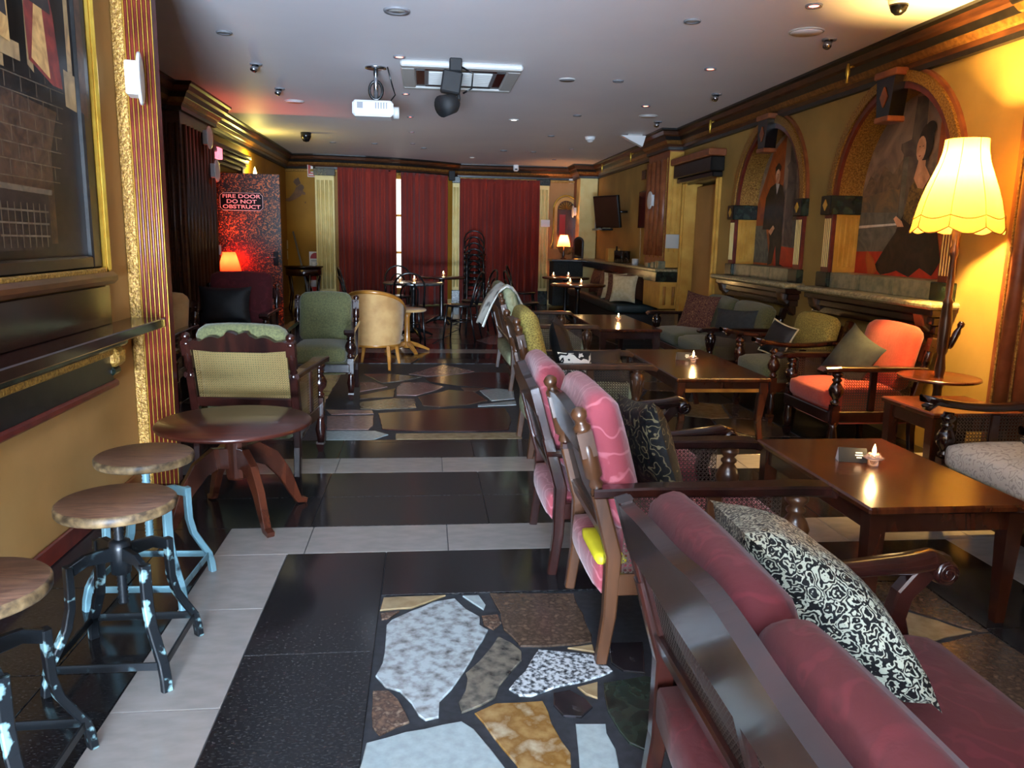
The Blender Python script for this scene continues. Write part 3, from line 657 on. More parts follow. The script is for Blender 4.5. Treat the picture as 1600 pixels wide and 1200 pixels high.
# ---- cornices
PROF = [(0.17, 2.715, 'corndark'), (0.17, 2.695, 'corndark'), (0.145, 2.68, 'cornwood'), (0.13, 2.64, 'cornwood'), (0.105, 2.625, 'corndark'), (0.085, 2.585, 'corndark'), (0.08, 2.58, 'corngold'), (0.06, 2.545, 'corngold'), (0.045, 2.535, 'cornwood'), (0.03, 2.505, 'corndark'), (0.03, 2.47, 'corndark'), (0.0, 2.465, 'corndark')]
CM = ['corndark', 'cornwood', 'corngold']
def cornice(path, nm):
    """path: wall line, room on its right-hand side"""
    mb = MB(); n = len(path); off = []
    for i in range(n):
        def nrm(a, b):
            d = Vector((b[0]-a[0], b[1]-a[1])).normalized(); return Vector((d.y, -d.x))
        if i == 0: v = nrm(path[0], path[1])
        elif i == n-1: v = nrm(path[-2], path[-1])
        else:
            a, b = nrm(path[i-1], path[i]), nrm(path[i], path[i+1]); v = (a+b)/max(0.3, 1+a.dot(b))
        off.append(v)
    for k in range(len(PROF)-1):
        d0, z0, c = PROF[k]; d1, z1, _ = PROF[k+1]
        for i in range(n-1):
            P = lambda j, d, z: (path[j][0]+off[j].x*d, path[j][1]+off[j].y*d, z)
            mb.quad(P(i, d0, z0), P(i, d1, z1), P(i+1, d1, z1), P(i+1, d0, z0), CM.index(c))
    return structure(mb.build(nm, [K[q] for q in CM]))
cornice([(X, YB), (X, 11.1), (X-0.19, 11.1), (X-0.19, 10.15), (X, 10.15), (X, 4.04), (X-0.15, 4.04), (X-0.15, 3.25), (X, 3.25), (X, YF)], 'trim_13')
cornice(FAR[8:10] + [(X-0.36, YB), (X-0.36, 15.2), (X, 15.2)], 'trim_14')
cornice(FAR[:8] + [(0.62, YB)], 'trim_15')
cornice([(XA, YP+0.08), (XA, 8.25), (XA+0.14, 8.25), (XA+0.14, 9.5), (XA, 9.5), (XA, 14.97)], 'trim_16')
m = MB()
for i, (a, b) in enumerate(zip(FAR[8:], FAR[9:])): m.sweep([(a[0], a[1]-0.02, 2.44), (b[0], b[1]-0.02, 2.44)], (0, 0, 1), 0.05, 0.04)
for i, (a, b) in enumerate(zip(FAR[:8], FAR[1:8])): m.sweep([(a[0], a[1]-0.02, 2.44), (b[0], b[1]-0.02, 2.44)], (0, 0, 1), 0.05, 0.04)
structure(m.build('trim_17', K['goldtex']))
# ================================================================== FURNITURE BUILDERS
def cane_panel(o, ux, uy, w, h, pitch=0.013, rw=0.0026):
    """woven cane: doubled verticals and horizontals plus both diagonals"""
    mb = MB(); o = Vector(o); ux = Vector(ux).normalized(); uy = Vector(uy).normalized(); nz = ux.cross(uy)
    def rib(a, b, lay):
        d = Vector((b[0]-a[0], b[1]-a[1])); L = d.length
        if L < 1e-4: return
        q = Vector((-d.y, d.x))*(rw/2/L)
        P = [o + ux*(p[0]+s*q.x) + uy*(p[1]+s*q.y) + nz*lay for p, s in ((a, 1), (b, 1), (b, -1), (a, -1))]
        mb.add(P, [(0, 1, 2, 3)])
    n = int(w/pitch)
    for i in range(n+1): rib((i*w/n, 0), (i*w/n, h), 0.0004)
    n = int(h/pitch)
    for i in range(n+1): rib((0, i*h/n), (w, i*h/n), 0.0)
    k = -int(h/pitch)
    p2 = pitch*1.0
    for s in (0, 1):
        for i in range(-int(h/p2), int(w/p2)+1):
            x0 = i*p2+pitch/2; a, b = max(0.0, -x0), min(h, w-x0)
            if b > a: rib((x0+a, a) if s == 0 else (w-x0-a, a), (x0+b, b) if s == 0 else (w-x0-b, b), 0.0008+0.0004*s)
    return mb
TUR = {   # turned profiles: (t, r)
 'finial': [(0, .020), (.08, .022), (.10, .016), (.14, .024), (.20, .016), (.24, .028), (.55, .026), (.72, .020), (.75, .027), (.79, .027), (.82, .018), (.86, .018), (.89, .024), (.94, .025), (.98, .016), (1, .004)],
 'bulb': [(0, .020), (.06, .028), (.10, .030), (.14, .018), (.20, .022), (.30, .040), (.44, .046), (.56, .036), (.66, .022), (.70, .030), (.74, .030), (.78, .020), (.86, .036), (.92, .036), (.95, .024), (1, .024)],
 'vase': [(0, .022), (.08, .022), (.12, .032), (.16, .024), (.24, .030), (.55, .042), (.74, .048), (.84, .040), (.88, .022), (.93, .034), (.97, .034), (1, .022)]}
def armchair(name, label, loc, rz, W=0.56, style='turned', fabric='pink', wood='mahog', crest='curve', arm='flat', front='bulb', D=0.70, back='cane', cane='canedark', group=None, seat=True, ribbon=False, SH=0.40, cush_top=0.87, BH=0.83, fabric2=None, rake=0.13, cat='chair', crest_h=0.10, crest_wood=None, arm_wood=None):
    t = thing(name, label, cat, loc, rz, group); wd = K[wood]; fb = K[fabric]; fb2 = K[fabric2 or fabric]; h = W/2
    def bx(z): return -rake*max(0.0, (z-0.36))/(BH-0.36)            # rake of the back
    for s in (-1, 1):                                               # rear posts
        mb = MB(); y = s*h
        mb.sweep([(-0.025, y, 0), (-0.005, y, 0.16), (0.0, y, 0.36), (bx(0.56), y, 0.56)], (0, 1, 0), [0.036, 0.04, 0.044, 0.044], [0.036, 0.042, 0.05, 0.044])
        if style == 'turned': mb.turned((bx(0.55), y, 0.55), (bx(BH), y, BH), TUR['finial'], 14); mb.sq((bx(0.67), y, 0.67), (bx(0.765), y, 0.765), [(0, .014), (.1, .024), (.9, .024), (1, .014)])
        else: mb.sweep([(bx(0.55), y, 0.55), (bx(BH-0.05), y, BH-0.05)], (0, 1, 0), 0.04, 0.036)
        mb.build('rear_post', wd, t)
    ang = math.atan2(rake, BH-0.36); BX = T(bx(0.46), 0, 0.46) @ RY(-ang)  # local frame up the raked back
    up = (BH-0.46)/math.cos(ang)
    # crest rail
    poly = []; n = 48; w2 = h-0.01 if style == 'turned' else h+0.03
    for i in range(n+1):
        u = -1+2*i/n
        if crest == 'curve': z = up-0.055+0.03*math.cos(u*PI/2)
        elif crest == 'serp': z = up-0.03+0.034*math.cos(u*PI)+0.018*abs(u)**4+0.007*math.cos(u*3*PI)
        else: z = up-0.065+0.045*(1-u*u)+0.016*abs(math.sin(u*8.5))+(0.014 if abs(u) < 0.25 else 0)
        poly.append((u*w2, z))
    lowz = up-0.055-crest_h
    poly += [(w2, lowz), (w2*0.5, lowz-0.012), (-w2*0.5, lowz-0.012), (-w2, lowz)]
    PX = BX @ Matrix(((0, 0, 1, 0), (1, 0, 0, 0), (0, 1, 0, 0), (0, 0, 0, 1)))
    MB().prism(poly, -0.018, 0.014, X=PX).build('crest_rail', K[crest_wood or wood], t)
    MB().box((-0.016, -h, -0.075), (0.016, h, -0.02), ch=0.006, X=BX).build('lower_rail', wd, t)
    ph0, ph1 = -0.02, lowz
    nb = 2 if W > 0.9 else 1; bays = []
    e = 0.03
    for k in range(nb):
        y0 = -h+e+k*(2*h-2*e)/nb; y1 = -h+e+(k+1)*(2*h-2*e)/nb
        bays.append((y0, y1))
        if k: MB().box((-0.014, y0-0.018, ph0), (0.014, y0+0.018, ph1), ch=0.004, X=BX).build('stile', wd, t)
    if style != 'turned' and back == 'cane':
        for s in (-1, 1): MB().box((-0.012, s*(h-0.02), ph0), (0.012, s*(h-0.055), ph1), ch=0.004, X=BX).build('stile', wd, t)
    for y0, y1 in bays:
        if back == 'cane':
            o = BX @ Vector((0, y0, ph0)); ux = Vector((0, 1, 0)); uy = (BX @ Vector((0, 0, 1)))-(BX @ Vector((0, 0, 0)))
            cane_panel(o, ux, uy, y1-y0, ph1-ph0).build('cane_panel', K[cane], t)
        else:
            for i in range(7):
                y = y0+(y1-y0)*(i+0.5)/7; MB().box((-0.01, y-0.016, ph0), (0.008, y+0.016, ph1), ch=0.004, X=BX).build('slat', wd, t)
    # upholstery
    nc = 2 if W > 0.9 else 1
    for k in range(nc):
        y0 = -h+0.025+k*(2*h-0.05)/nc+0.004; y1 = -h+0.025+(k+1)*(2*h-0.05)/nc-0.004
        ct = (cush_top-0.46)/math.cos(ang)
        MB().rbox((0.02, y0, -0.06), (0.135, y1, ct), 0.055, X=BX, puff=(0.02, 0.0, 0.02)).build('back_cushion', fb, t)
        if seat: MB().rbox((0.04, y0, SH-0.10), (D-0.02, y1, SH+0.03), 0.045, puff=(0.0, 0.0, 0.03)).build('seat_cushion', fb2, t)
    MB().rbox((-0.035, -h+0.03, SH-0.20), (D-0.05, h-0.03, SH-0.08), 0.03, n=5, puff=(0.015, 0, 0)).build('seat_base', fb2, t)
    MB().box((D-0.05, -h, SH-0.17), (D-0.015, h, SH-0.10), ch=0.006).build('front_rail', wd, t)
    if ribbon: MB().rbox((-0.042, -h+0.04, SH-0.095), (0.06, -h+0.30, SH-0.060), 0.014, n=5).build('ribbon', K['yellowrib'], t)
    AH = 0.57
    for s in (-1, 1):
        y = s*(h+0.005); mb = MB()
        if arm == 'flat':
            pts = [(bx(AH)-0.015, y, AH-0.005), (0.1, y, AH), (0.35, y, AH-0.002), (D-0.06, y, AH), (D+0.03, y, AH-0.004), (D+0.055, y, AH-0.018)]
            mb.sweep(pts, (0, 1, 0), [0.055, 0.065, 0.075, 0.085, 0.085, 0.075], [0.030, 0.032, 0.032, 0.034, 0.034, 0.022], ch=0.4); mb.build('arm', K[arm_wood or wood], t)
        elif arm == 'swan':
            pts = [(bx(AH), y, AH+0.03)] + [(0.05+0.10*i, y, AH+0.03-0.03*math.sin(i*PI/6)+0.004*i) for i in range(7)] + [(D+0.02, y, AH+0.035), (D+0.06, y, AH+0.012)]
            mb.sweep(pts, (0, 1, 0), [0.05]+[0.06]*5+[0.075, 0.08, 0.075, 0.06], [0.034]*8+[0.04, 0.03], ch=0.5, sm=True); mb.build('arm', K[arm_wood or wood], t)
        else:                                                       # scrolled arm
            pts = [(bx(AH), y, AH-0.07)] + [(0.04+0.09*i, y, AH-0.07+0.075*math.sin(i/6.5*PI/2)) for i in range(7)] + [(D-0.02, y, AH+0.014), (D+0.02, y, AH+0.004)]
            mb.sweep(pts, (0, 1, 0), [0.034, 0.036]+[0.042]*4+[0.05, 0.054, 0.054, 0.05], [0.036]*7+[0.045, 0.05, 0.045], ch=0.45, sm=True)
            mb.turned((D+0.012, y-0.03, AH-0.012), (D+0.012, y+0.03, AH-0.012), [(0, .020), (.05, .030), (.5, .034), (.95, .030), (1, .020)], 16)
            a = mb.build('arm', K[arm_wood or wood], t)
            for q in (-1, 1): MB().tube([(D+0.012+0.026*math.cos(g)*(1-g/14), y+q*0.032, AH-0.012+0.026*math.sin(g)*(1-g/14)) for g in [i*0.5 for i in range(22)]], 0.0028, 5).build('scroll_bead', wd, a)
        mb = MB(); fx = D-0.06
        if arm == 'scroll':
            mb.sweep([(fx-0.02, y, 0), (fx-0.005, y, 0.12), (fx, y, 0.30), (fx-0.02, y, 0.38), (fx-0.035, y, 0.44), (fx-0.02, y, 0.50), (fx+0.03, y, AH-0.01)], (0, 1, 0), [0.03, 0.036, 0.042, 0.04, 0.038, 0.038, 0.04], [0.034, 0.042, 0.05, 0.05, 0.048, 0.046, 0.05], sm=False)
        else:
            mb.sq((fx, y, 0), (fx, y, 0.06), [(0, .014), (.8, .024), (1, .022)])
            if front == 'fluted':
                mb.turned((fx, y, 0.05), (fx, y, SH-0.17), [(0, .018), (.2, .026), (1, .03)], 10, sm=False)
            else: mb.turned((fx, y, 0.05), (fx, y, SH-0.17), [(0, .018), (.25, .024), (.5, .032), (.8, .022), (1, .026)], 12)
            mb.sq((fx, y, SH-0.18), (fx, y, SH-0.06), [(0, .024), (1, .024)])
            mb.turned((fx, y, SH-0.06), (fx, y, AH-0.01), TUR['vase' if front == 'fluted' else 'bulb'], 14)
        lg = mb.build('front_leg', wd, t)
        if front == 'fluted' and arm != 'scroll':
            mb = MB()
            for k in range(10):
                a = 2*PI*k/10; mb.tube([(fx+0.03*math.cos(a), y+0.03*math.sin(a), SH+0.02), (fx+0.046*math.cos(a), y+0.046*math.sin(a), SH+0.09)], 0.006, 5)
            mb.build('fluting', wd, lg)
        # arm side: rails and cane
        MB().box((0.0, y-0.014, SH-0.17), (D-0.08, y+0.014, SH-0.10), ch=0.004).build('side_rail', wd, t)
        if arm != 'scroll':
            MB().box((0.45*D, y-0.012, SH-0.10), (0.45*D+0.045, y+0.012, AH-0.02), ch=0.004).build('arm_stile', wd, t)
            cane_panel((0.03, y, SH-0.10), (1, 0, 0), (0, 0, 1), D-0.14, AH-0.02-(SH-0.10), 0.016).build('arm_cane', K[cane], t)
    return t
def cushion(name, label, fabric, loc, w, h, th, yaw, lean=0.3, roll=0.0, group=None, f2=None, seed=0, trimm=None):
    """scatter cushion; yaw = direction its face looks, lean = tilt backwards"""
    X = RZ(yaw+PI/2) @ RX(-lean) @ RY(roll)
    o = MB().pillow(w, h, th, X=X, seed=seed, mi2=1 if f2 else None).build(name, [K[fabric]] + ([K[f2]] if f2 else []), None, loc)
    if trimm:
        pts = []
        for a, b, c, d in ((-1, -1, 1, -1), (1, -1, 1, 1), (1, 1, -1, 1), (-1, 1, -1, -1)):
            for i in range(6):
                u = a+(c-a)*i/6; v = b+(d-b)*i/6; pts.append(X @ Vector((w/2*u*(1-.1*(1-v*v)*abs(u)), 0, h/2*v*(1-.1*(1-u*u)*abs(v)))))
        MB().tube(pts, 0.008, 6, closed=True).build('piping', K[trimm], o)
    return tag(o, label, 'cushion', group)
def coffee_table(label, x0, x1, y0, y1, z, top='tabletop', wood='redwood', cab=0.0, group='low coffee tables', inlay=False):
    t = thing('coffee_table', label, 'table', ((x0+x1)/2, (y0+y1)/2, 0), 0, group); a, b = (x1-x0)/2, (y1-y0)/2
    MB().box((-a, -b, z-0.028), (a, b, z), ch=0.007).build('tabletop', K[top], t)
    for q in ((-a+0.05, -b+0.03, a-0.05, -b+0.05), (-a+0.05, b-0.05, a-0.05, b-0.03), (-a+0.03, -b+0.05, -a+0.05, b-0.05), (a-0.05, -b+0.05, a-0.03, b-0.05)):
        MB().box((q[0], q[1], z-0.10), (q[2], q[3], z-0.028), ch=0.003).build('apron', K[wood], t)
    for sx in (-1, 1):
        for sy in (-1, 1):
            x, y = sx*(a-0.045), sy*(b-0.045)
            if cab: MB().sweep([(x+sx*0.02, y, 0), (x+sx*0.004, y, 0.06), (x-sx*0.012, y, 0.16), (x, y, 0.30), (x+sx*0.008, y, z-0.10), (x+sx*0.002, y, z-0.028)], (0, 1, 0), [0.034, 0.036, 0.042, 0.055, 0.06, 0.06], [0.04, 0.036, 0.042, 0.056, 0.06, 0.06]).build('leg', K[wood], t)
            else: MB().sq((x, y, 0), (x, y, z-0.028), [(0, .017), (.7, .028), (1, .030)]).build('leg', K[wood], t)
    if inlay: MB().box((-a+0.07, -b+0.028, z-0.098), (a-0.07, -b+0.031, z-0.075), ch=0.001).build('inlay_band', K['tanwood'], t)
    return t
def candle(loc, label, big=False, holder='pinkglass'):
    t = thing('candle_holder', label, 'candle', loc, 0, 'lit tealight candles'); k = 1.0 if big else 0.9
    X = Matrix.Scale(k, 4)
    MB().lathe([(0, 0), (.020, 0), (.020, .020), (.024, .024), (.040, .028), (.042, .031), (.030, .036), (.024, .046), (.022, .046), (.020, .030), (0, .028)], 20, X=X).build('glass_cup', K[holder], t)
    wx = MB().lathe([(0, .0285), (.018, .0285), (.018, .042), (.004, .043), (0, .043)], 14, X=X).build('wax', K['wax'], t)
    MB().lathe([(0.001, .042), (.006, .050), (.0075, .058), (.005, .070), (.002, .080), (0, .086)], 10, X=X).build('flame', K['flame'], t)
    l = bpy.data.lights.new('candle_light', 'POINT'); l.energy = 1.0; l.color = (1, 0.62, 0.25); l.shadow_soft_size = 0.02
    o = bpy.data.objects.new('candle_light', l); COL.objects.link(o); o.parent = t; o.location = (0, 0, 0.11)
    return t
def bentwood(label, loc, rz, group, proto=[None]):
    if proto[0] is not None:
        t = copy_tree(proto[0]); t.location = loc; t.rotation_euler = (0, 0, rz); return tag(t, label, 'chair', group)
    t = thing('bentwood_chair', label, 'chair', loc, rz, group); proto[0] = t; bk = K['black']
    MB().lathe([(0, .43), (.19, .43), (.205, .438), (.205, .452), (.19, .46), (0, .455)], 24, bk and 0).build('seat', bk, t)
    hoop = lambda w, z0, z1, o: [(-0.17-o-0.10*q, y, z) for q, y, z in [(0, -w, z0), (.3, -w*1.02, z0+(z1-z0)*.3), (.6, -w*1.04, z0+(z1-z0)*.6)]] + [(-0.17-o-0.06-0.05*math.sin(a), -w*1.04*math.cos(a), z0+(z1-z0)*(.6+.4*math.sin(a))) for a in [i*PI/10 for i in range(1, 10)]] + [(-0.17-o-0.10*q, y, z) for q, y, z in [(.6, w*1.04, z0+(z1-z0)*.6), (.3, w*1.02, z0+(z1-z0)*.3), (0, w, z0)]]
    MB().tube(hoop(0.18, 0.44, 0.88, 0), 0.013, 8).build('back_hoop', bk, t)
    MB().tube(hoop(0.10, 0.45, 0.76, -0.005), 0.010, 8).build('inner_hoop', bk, t)
    for s in (-1, 1):
        MB().tube([(-0.16, s*0.165, 0.45), (-0.19, s*0.175, 0.25), (-0.24, s*0.19, 0)], [.015, .014, .011], 8).build('leg', bk, t)
        MB().tube([(0.15, s*0.14, 0.44), (0.17, s*0.155, 0.25), (0.19, s*0.175, 0)], [.016, .014, .011], 8).build('leg', bk, t)
    MB().tube([(0.155*math.cos(a), 0.155*math.sin(a), 0.24) for a in [i*PI/10 for i in range(20)]], 0.008, 6, closed=True).build('ring_stretcher', bk, t)
    return t
def round_table(label, loc, r, z, topmat, group='round tables at the far end', basemat='black'):
    t = thing('round_table', label, 'table', loc, 0, group)
    MB().lathe([(0, z-0.03), (r-0.012, z-0.03), (r, z-0.022), (r, z-0.006), (r-0.008, z), (0, z)], 36).build('tabletop', K[topmat], t)
    MB().lathe([(.055, 0.05), (.04, 0.09), (.032, 0.2), (.032, z-0.1), (.05, z-0.03)], 14).build('column', K[basemat], t)
    for k in range(4):
        MB().sweep([(0.03, 0, 0.10), (0.12, 0, 0.075), (0.22, 0, 0.035), (0.27, 0, 0.012)], (0, 1, 0), 0.04, [0.05, 0.045, 0.03, 0.022], X=RZ(k*PI/2+0.4)).build('foot', K[basemat], t)
    return t
def industrial_stool(label, loc, z, rz, im, legmat, r=0.168):
    t = thing('screw_stool', label, 'stool', loc, rz, 'industrial stools along the left wall')
    st = MB().lathe([(0, z-0.03), (r-0.004, z-0.03), (r, z-0.024), (r, z-0.006), (r-0.006, z), (0, z)], 40)
    for i, f in enumerate(st.f): st.m[i] = 1 if i in range(40, 160) else 0
    st.build('seat', [K['seatwood'], K['seatedge']], t)
    n = 22; z0, z1 = 0.20, z-0.03; pr = []
    for i in range(n*2+1): pr.append((0.0155 if i % 2 else 0.0125, z0+(z1-z0)*i/(n*2)))
    MB().lathe(pr, 12).build('screw', K[im], t)
    hz = 0.36
    MB().lathe([(.02, hz-.06), (.028, hz-.06), (.030, hz-.01), (.034, hz+.02), (.030, hz+.04), (.018, hz+.045)], 16).build('hub', K[im], t)
    MB().lathe([(0, z-0.05), (.05, z-0.05), (.06, z-0.03), (0, z-0.03)], 16).build('seat_plate', K[im], t)
    for k in range(4):
        X = RZ(k*PI/2+PI/4)
        MB().sweep([(0.02, 0, hz+0.005), (0.10, 0, hz+0.008), (0.145, 0, hz-0.012)], (0, 1, 0), 0.018, [0.045, 0.035, 0.034], X=X).build('cross_arm', K[im], t)
        pts = [(0.150, 0, hz+0.005), (0.150, 0, hz-0.06), (0.152, 0, hz-0.12), (0.166, 0, hz-0.18), (0.196, 0, hz-0.235), (0.222, 0, hz-0.28), (0.232, 0, hz-0.32), (0.236, 0, 0.0)]
        MB().sweep(pts, (0, 1, 0), 0.030, [0.022]*8, X=X, ch=0.3).build('leg', K[legmat], t)
        a = X @ Vector((0.226, 0, 0.075)); b = RZ((k+1)*PI/2+PI/4) @ Vector((0.226, 0, 0.075)); d = (b-a)
        MB().sweep([a, b], (0, 0, 1), 0.024, 0.006).build('stretcher', K[im], t)
    return t
# ================================================================== FURNITURE PLACED
ROW = 'antique armchairs along the aisle'; WALLROW = 'antique armchairs along the right wall'
armchair('settee', 'crimson settee nearest the viewer with dark cane back and scrolled arms', (0.56, 1.05, 0), 0, W=1.20, style='plain', fabric='crimson', crest='serp', arm='scroll', cat='sofa', cush_top=0.765, BH=0.80, ribbon=True, D=0.66, crest_h=0.13)
armchair('armchair', 'rose pink armchair with flat arms and bulb-turned posts, next behind the crimson settee', (0.58, 2.53, 0), 0, W=0.55, fabric='pink', wood='oakwood', crest_wood='mahog', arm_wood='mahog', ribbon=True, group=ROW, D=0.64, cush_top=0.83, crest_h=0.10)
armchair('armchair', 'rose pink armchair with scrolled arms, third seat from the viewer along the aisle', (0.53, 3.21, 0), 0, W=0.56, style='plain', fabric='pink', arm='scroll', crest='serp', group=ROW, D=0.66, BH=0.81, cush_top=0.81, crest_h=0.10)
armchair('armchair', 'armchair with mustard lattice back cushion and fluted baluster posts', (0.66, 4.88, 0), 0, W=0.56, fabric='yellowfab', fabric2='sagefab', wood='oakwood', front='fluted', group=ROW, D=0.68, BH=0.86)
armchair('settee', 'slat-backed settee with a pale cloth over it, farthest along the aisle', (0.77, 7.40, 0), 0, W=1.30, fabric='sagefab', wood='oakwood', back='slats', front='fluted', cat='sofa', BH=0.86)
armchair('armchair', 'cane-backed armchair with carved crest behind the round pedestal table', (-0.97, 4.34, 0), math.radians(84), W=0.55, fabric='olivefab', crest='carved', wood='mahog', cane='cane', D=0.56, BH=0.80, cush_top=0.81, rake=0.10, crest_h=0.035)
armchair('armchair', 'olive green armchair facing the viewer with turned posts, left of the aisle', (-0.85, 6.92, 0), -PI/2, W=0.50, fabric='olivefab', crest='carved', wood='mahog', D=0.62, BH=0.80, cush_top=0.80, rake=0.11, front='bulb', crest_h=0.05)
armchair('armchair', 'shadowed plum armchair with a large black cushion near the fire door', (-1.82, 8.10, 0), -PI/2, W=0.66, fabric='crimson', wood='mahog', D=0.6, BH=0.82, cush_top=0.90)
armchair('armchair', 'shadowed wooden armchair half hidden behind the fluted near pier', (-2.10, 6.5, 0), -PI/2, W=0.5, fabric='tancloth', wood='mahog', D=0.55, BH=0.76, cush_top=0.80)
armchair('settee', 'olive settee under the niche of the standing man', (3.04, 7.42, 0), PI, W=1.62, fabric='olivefab', wood='mahog', cat='sofa', front='fluted', BH=0.74, cush_top=0.75, D=0.62, rake=0.09)
armchair('armchair', 'armchair with mustard seat and curved orange-brown arms against the right wall', (3.05, 5.84, 0), PI, W=0.64, fabric='yellowfab', fabric2='olivefab', wood='redwood', arm='swan', BH=0.76, cush_top=0.76, D=0.54, rake=0.09, group=WALLROW)
armchair('armchair', 'coral red armchair with flat dark arms beside the floor lamp', (3.05, 4.84, 0), PI, W=0.60, fabric='coral', wood='mahog', BH=0.76, cush_top=0.80, D=0.58, rake=0.09, group=WALLROW)
armchair('armchair', 'armchair with pale floral seat at the right edge of the picture', (2.96, 3.04, 0), PI, W=0.62, fabric='palefab', wood='mahog', arm='swan', D=0.58, BH=0.82, group=WALLROW)
# cushions
CU = 'scatter cushions'
cushion('cushion', 'large black and silver scroll brocade cushion on the crimson settee', 'paisley', (0.80, 1.47, 0.605), 0.48, 0.46, 0.18, 0.0, 0.85, 0.30, CU, seed=1)
cushion('cushion', 'black cushion with gold flowers on the rose pink armchair', 'goldbroc', (0.79, 2.63, 0.60), 0.38, 0.38, 0.13, 0.12, 0.30, 0.12, CU, seed=2)
cushion('cushion', 'plain black cushion upright on the mustard armchair', 'blackfab', (0.88, 4.98, 0.63), 0.40, 0.40, 0.13, -0.2, 0.30, 0.0, CU, seed=3)
cushion('cushion', 'black cushion with a white floral panel lying by the arm of the mustard armchair', 'blackfab', (1.06, 4.80, 0.535), 0.40, 0.24, 0.10, -PI/2+0.15, 0.55, 0.0, CU, seed=4)
cushion('cushion', 'small white floral cushion with black flowers by the arm of the mustard armchair', 'bwfloral', (0.93, 4.72, 0.54), 0.22, 0.22, 0.07, -PI/2+0.15, 0.55, 0.0, CU, seed=5)
cushion('cushion', 'large black cushion on the shadowed plum armchair', 'blackfab', (-1.92, 7.86, 0.63), 0.50, 0.36, 0.14, -PI/2, 0.2, 0.0, CU, seed=6)
cushion('cushion', 'maroon patterned cushion leaning at the far end of the olive settee', 'maroonpat', (2.80, 7.86, 0.60), 0.40, 0.42, 0.12, PI+0.7, 0.30, 0.12, CU, f2='creamfab', seed=7)
cushion('cushion', 'charcoal rectangular cushion on the olive settee', 'greyfab', (2.84, 6.98, 0.565), 0.50, 0.32, 0.13, PI+0.45, 0.30, -0.04, CU, seed=8)
cushion('cushion', 'small black cushion with white piping on the mustard-seated armchair', 'blackfab', (2.80, 5.97, 0.565), 0.30, 0.28, 0.11, PI+0.3, 0.35, 0.2, CU, trimm='creamfab', seed=9)
cushion('cushion', 'crumpled charcoal cushion on the coral red armchair', 'greyfab', (2.82, 4.90, 0.575), 0.38, 0.38, 0.13, PI+0.25, 0.40, 0.4, CU, seed=10)
# pale cloth and rolled blanket over the far settee
m = MB(); n = 10; vs = []; fs = []
for i in range(n+1):
    for j in range(n+1):
        u = i/n; v = j/n; a = (u-0.5)*2
        x = 0.70 + 0.20*a + 0.02*math.sin(9*v); z = 0.90 - 0.34*abs(a)**1.7 + 0.015*math.sin(11*v+3*a); vs.append((x - 0.02*v, 6.80+0.55*v+0.03*math.sin(7*u), z))
for i in range(n):
    for j in range(n): fs.append((i*(n+1)+j, (i+1)*(n+1)+j, (i+1)*(n+1)+j+1, i*(n+1)+j+1))
o = m.add(vs, fs, 0, True).build('draped_cloth', K['whitecloth']); md = o.modifiers.new('thickness', 'SOLIDIFY'); md.thickness = 0.012; md.offset = 1
tag(o, 'pale black-marked cloth draped over the back of the slatted settee', 'cloth')
# coffee tables and what stands on them
coffee_table('polished coffee table nearest the viewer with a pink candle and folded black card', 1.49, 2.09, 2.38, 3.31, 0.45)
coffee_table('orange-lit coffee table with inlaid apron, second from the viewer', 1.62, 2.26, 4.86, 6.22, 0.45, cab=1, inlay=True)
coffee_table('dark coffee table farthest from the viewer, in front of the banquette', 1.72, 2.36, 7.62, 9.15, 0.45, top='tabletop', wood='mahog')
coffee_table('small square side table in front of the floor lamp', 2.52, 3.02, 3.58, 4.04, 0.50, group=None)
def on_table(px, py, z): return gz(px, py, z)
candle(tuple(gz(1364, 726, 0.45)), 'pink glass tealight burning on the nearest coffee table', True)
candle(tuple(gz(1083, 566, 0.45)), 'pink glass tealight burning on the orange-lit second coffee table', True)
candle(tuple(gz(966, 501, 0.45)), 'tealight burning on the farthest dark coffee table', True)
def tent_card(loc, rz, label):
    t = thing('tent_card', label, 'card', loc, rz, 'folded table cards')
    for s, mk in ((-1, 'blackmatte'), (1, 'blackmatte')):
        MB().box((-0.055, -0.0012, 0), (0.055, 0.0012, 0.060), ch=0.0004, X=T(0, s*0.026, 0) @ RX(s*0.42)).build('panel', K[mk], t)
    m = MB()
    for k, w_ in enumerate((0.020, 0.030, 0.026)): m.box((0.012-w_*0.5+0.012, -0.0021, 0.018+k*0.010), (0.012+w_*0.5+0.012, -0.0012, 0.023+k*0.010), ch=0, X=T(0, -0.026, 0) @ RX(-0.42))
    m.build('print', K['white'], t)
    MB().add([(-0.056, -0.026, 0), (-0.056, 0.026, 0), (-0.056, 0, 0.056)], [(0, 1, 2)]).add([(-0.0555, -0.026, 0), (-0.0555, 0.026, 0), (-0.0555, 0, 0.056)], [(2, 1, 0)]).build('pale_end', K['white'], t)
    return t
q = gz(1330, 720, 0.45); tent_card((q.x, q.y, 0.4505), -0.25, 'folded black card beside the candle on the nearest coffee table')
q = gz(1068, 562, 0.45); tent_card((q.x, q.y, 0.4505), -0.25, 'folded black card beside the candle on the second coffee table')
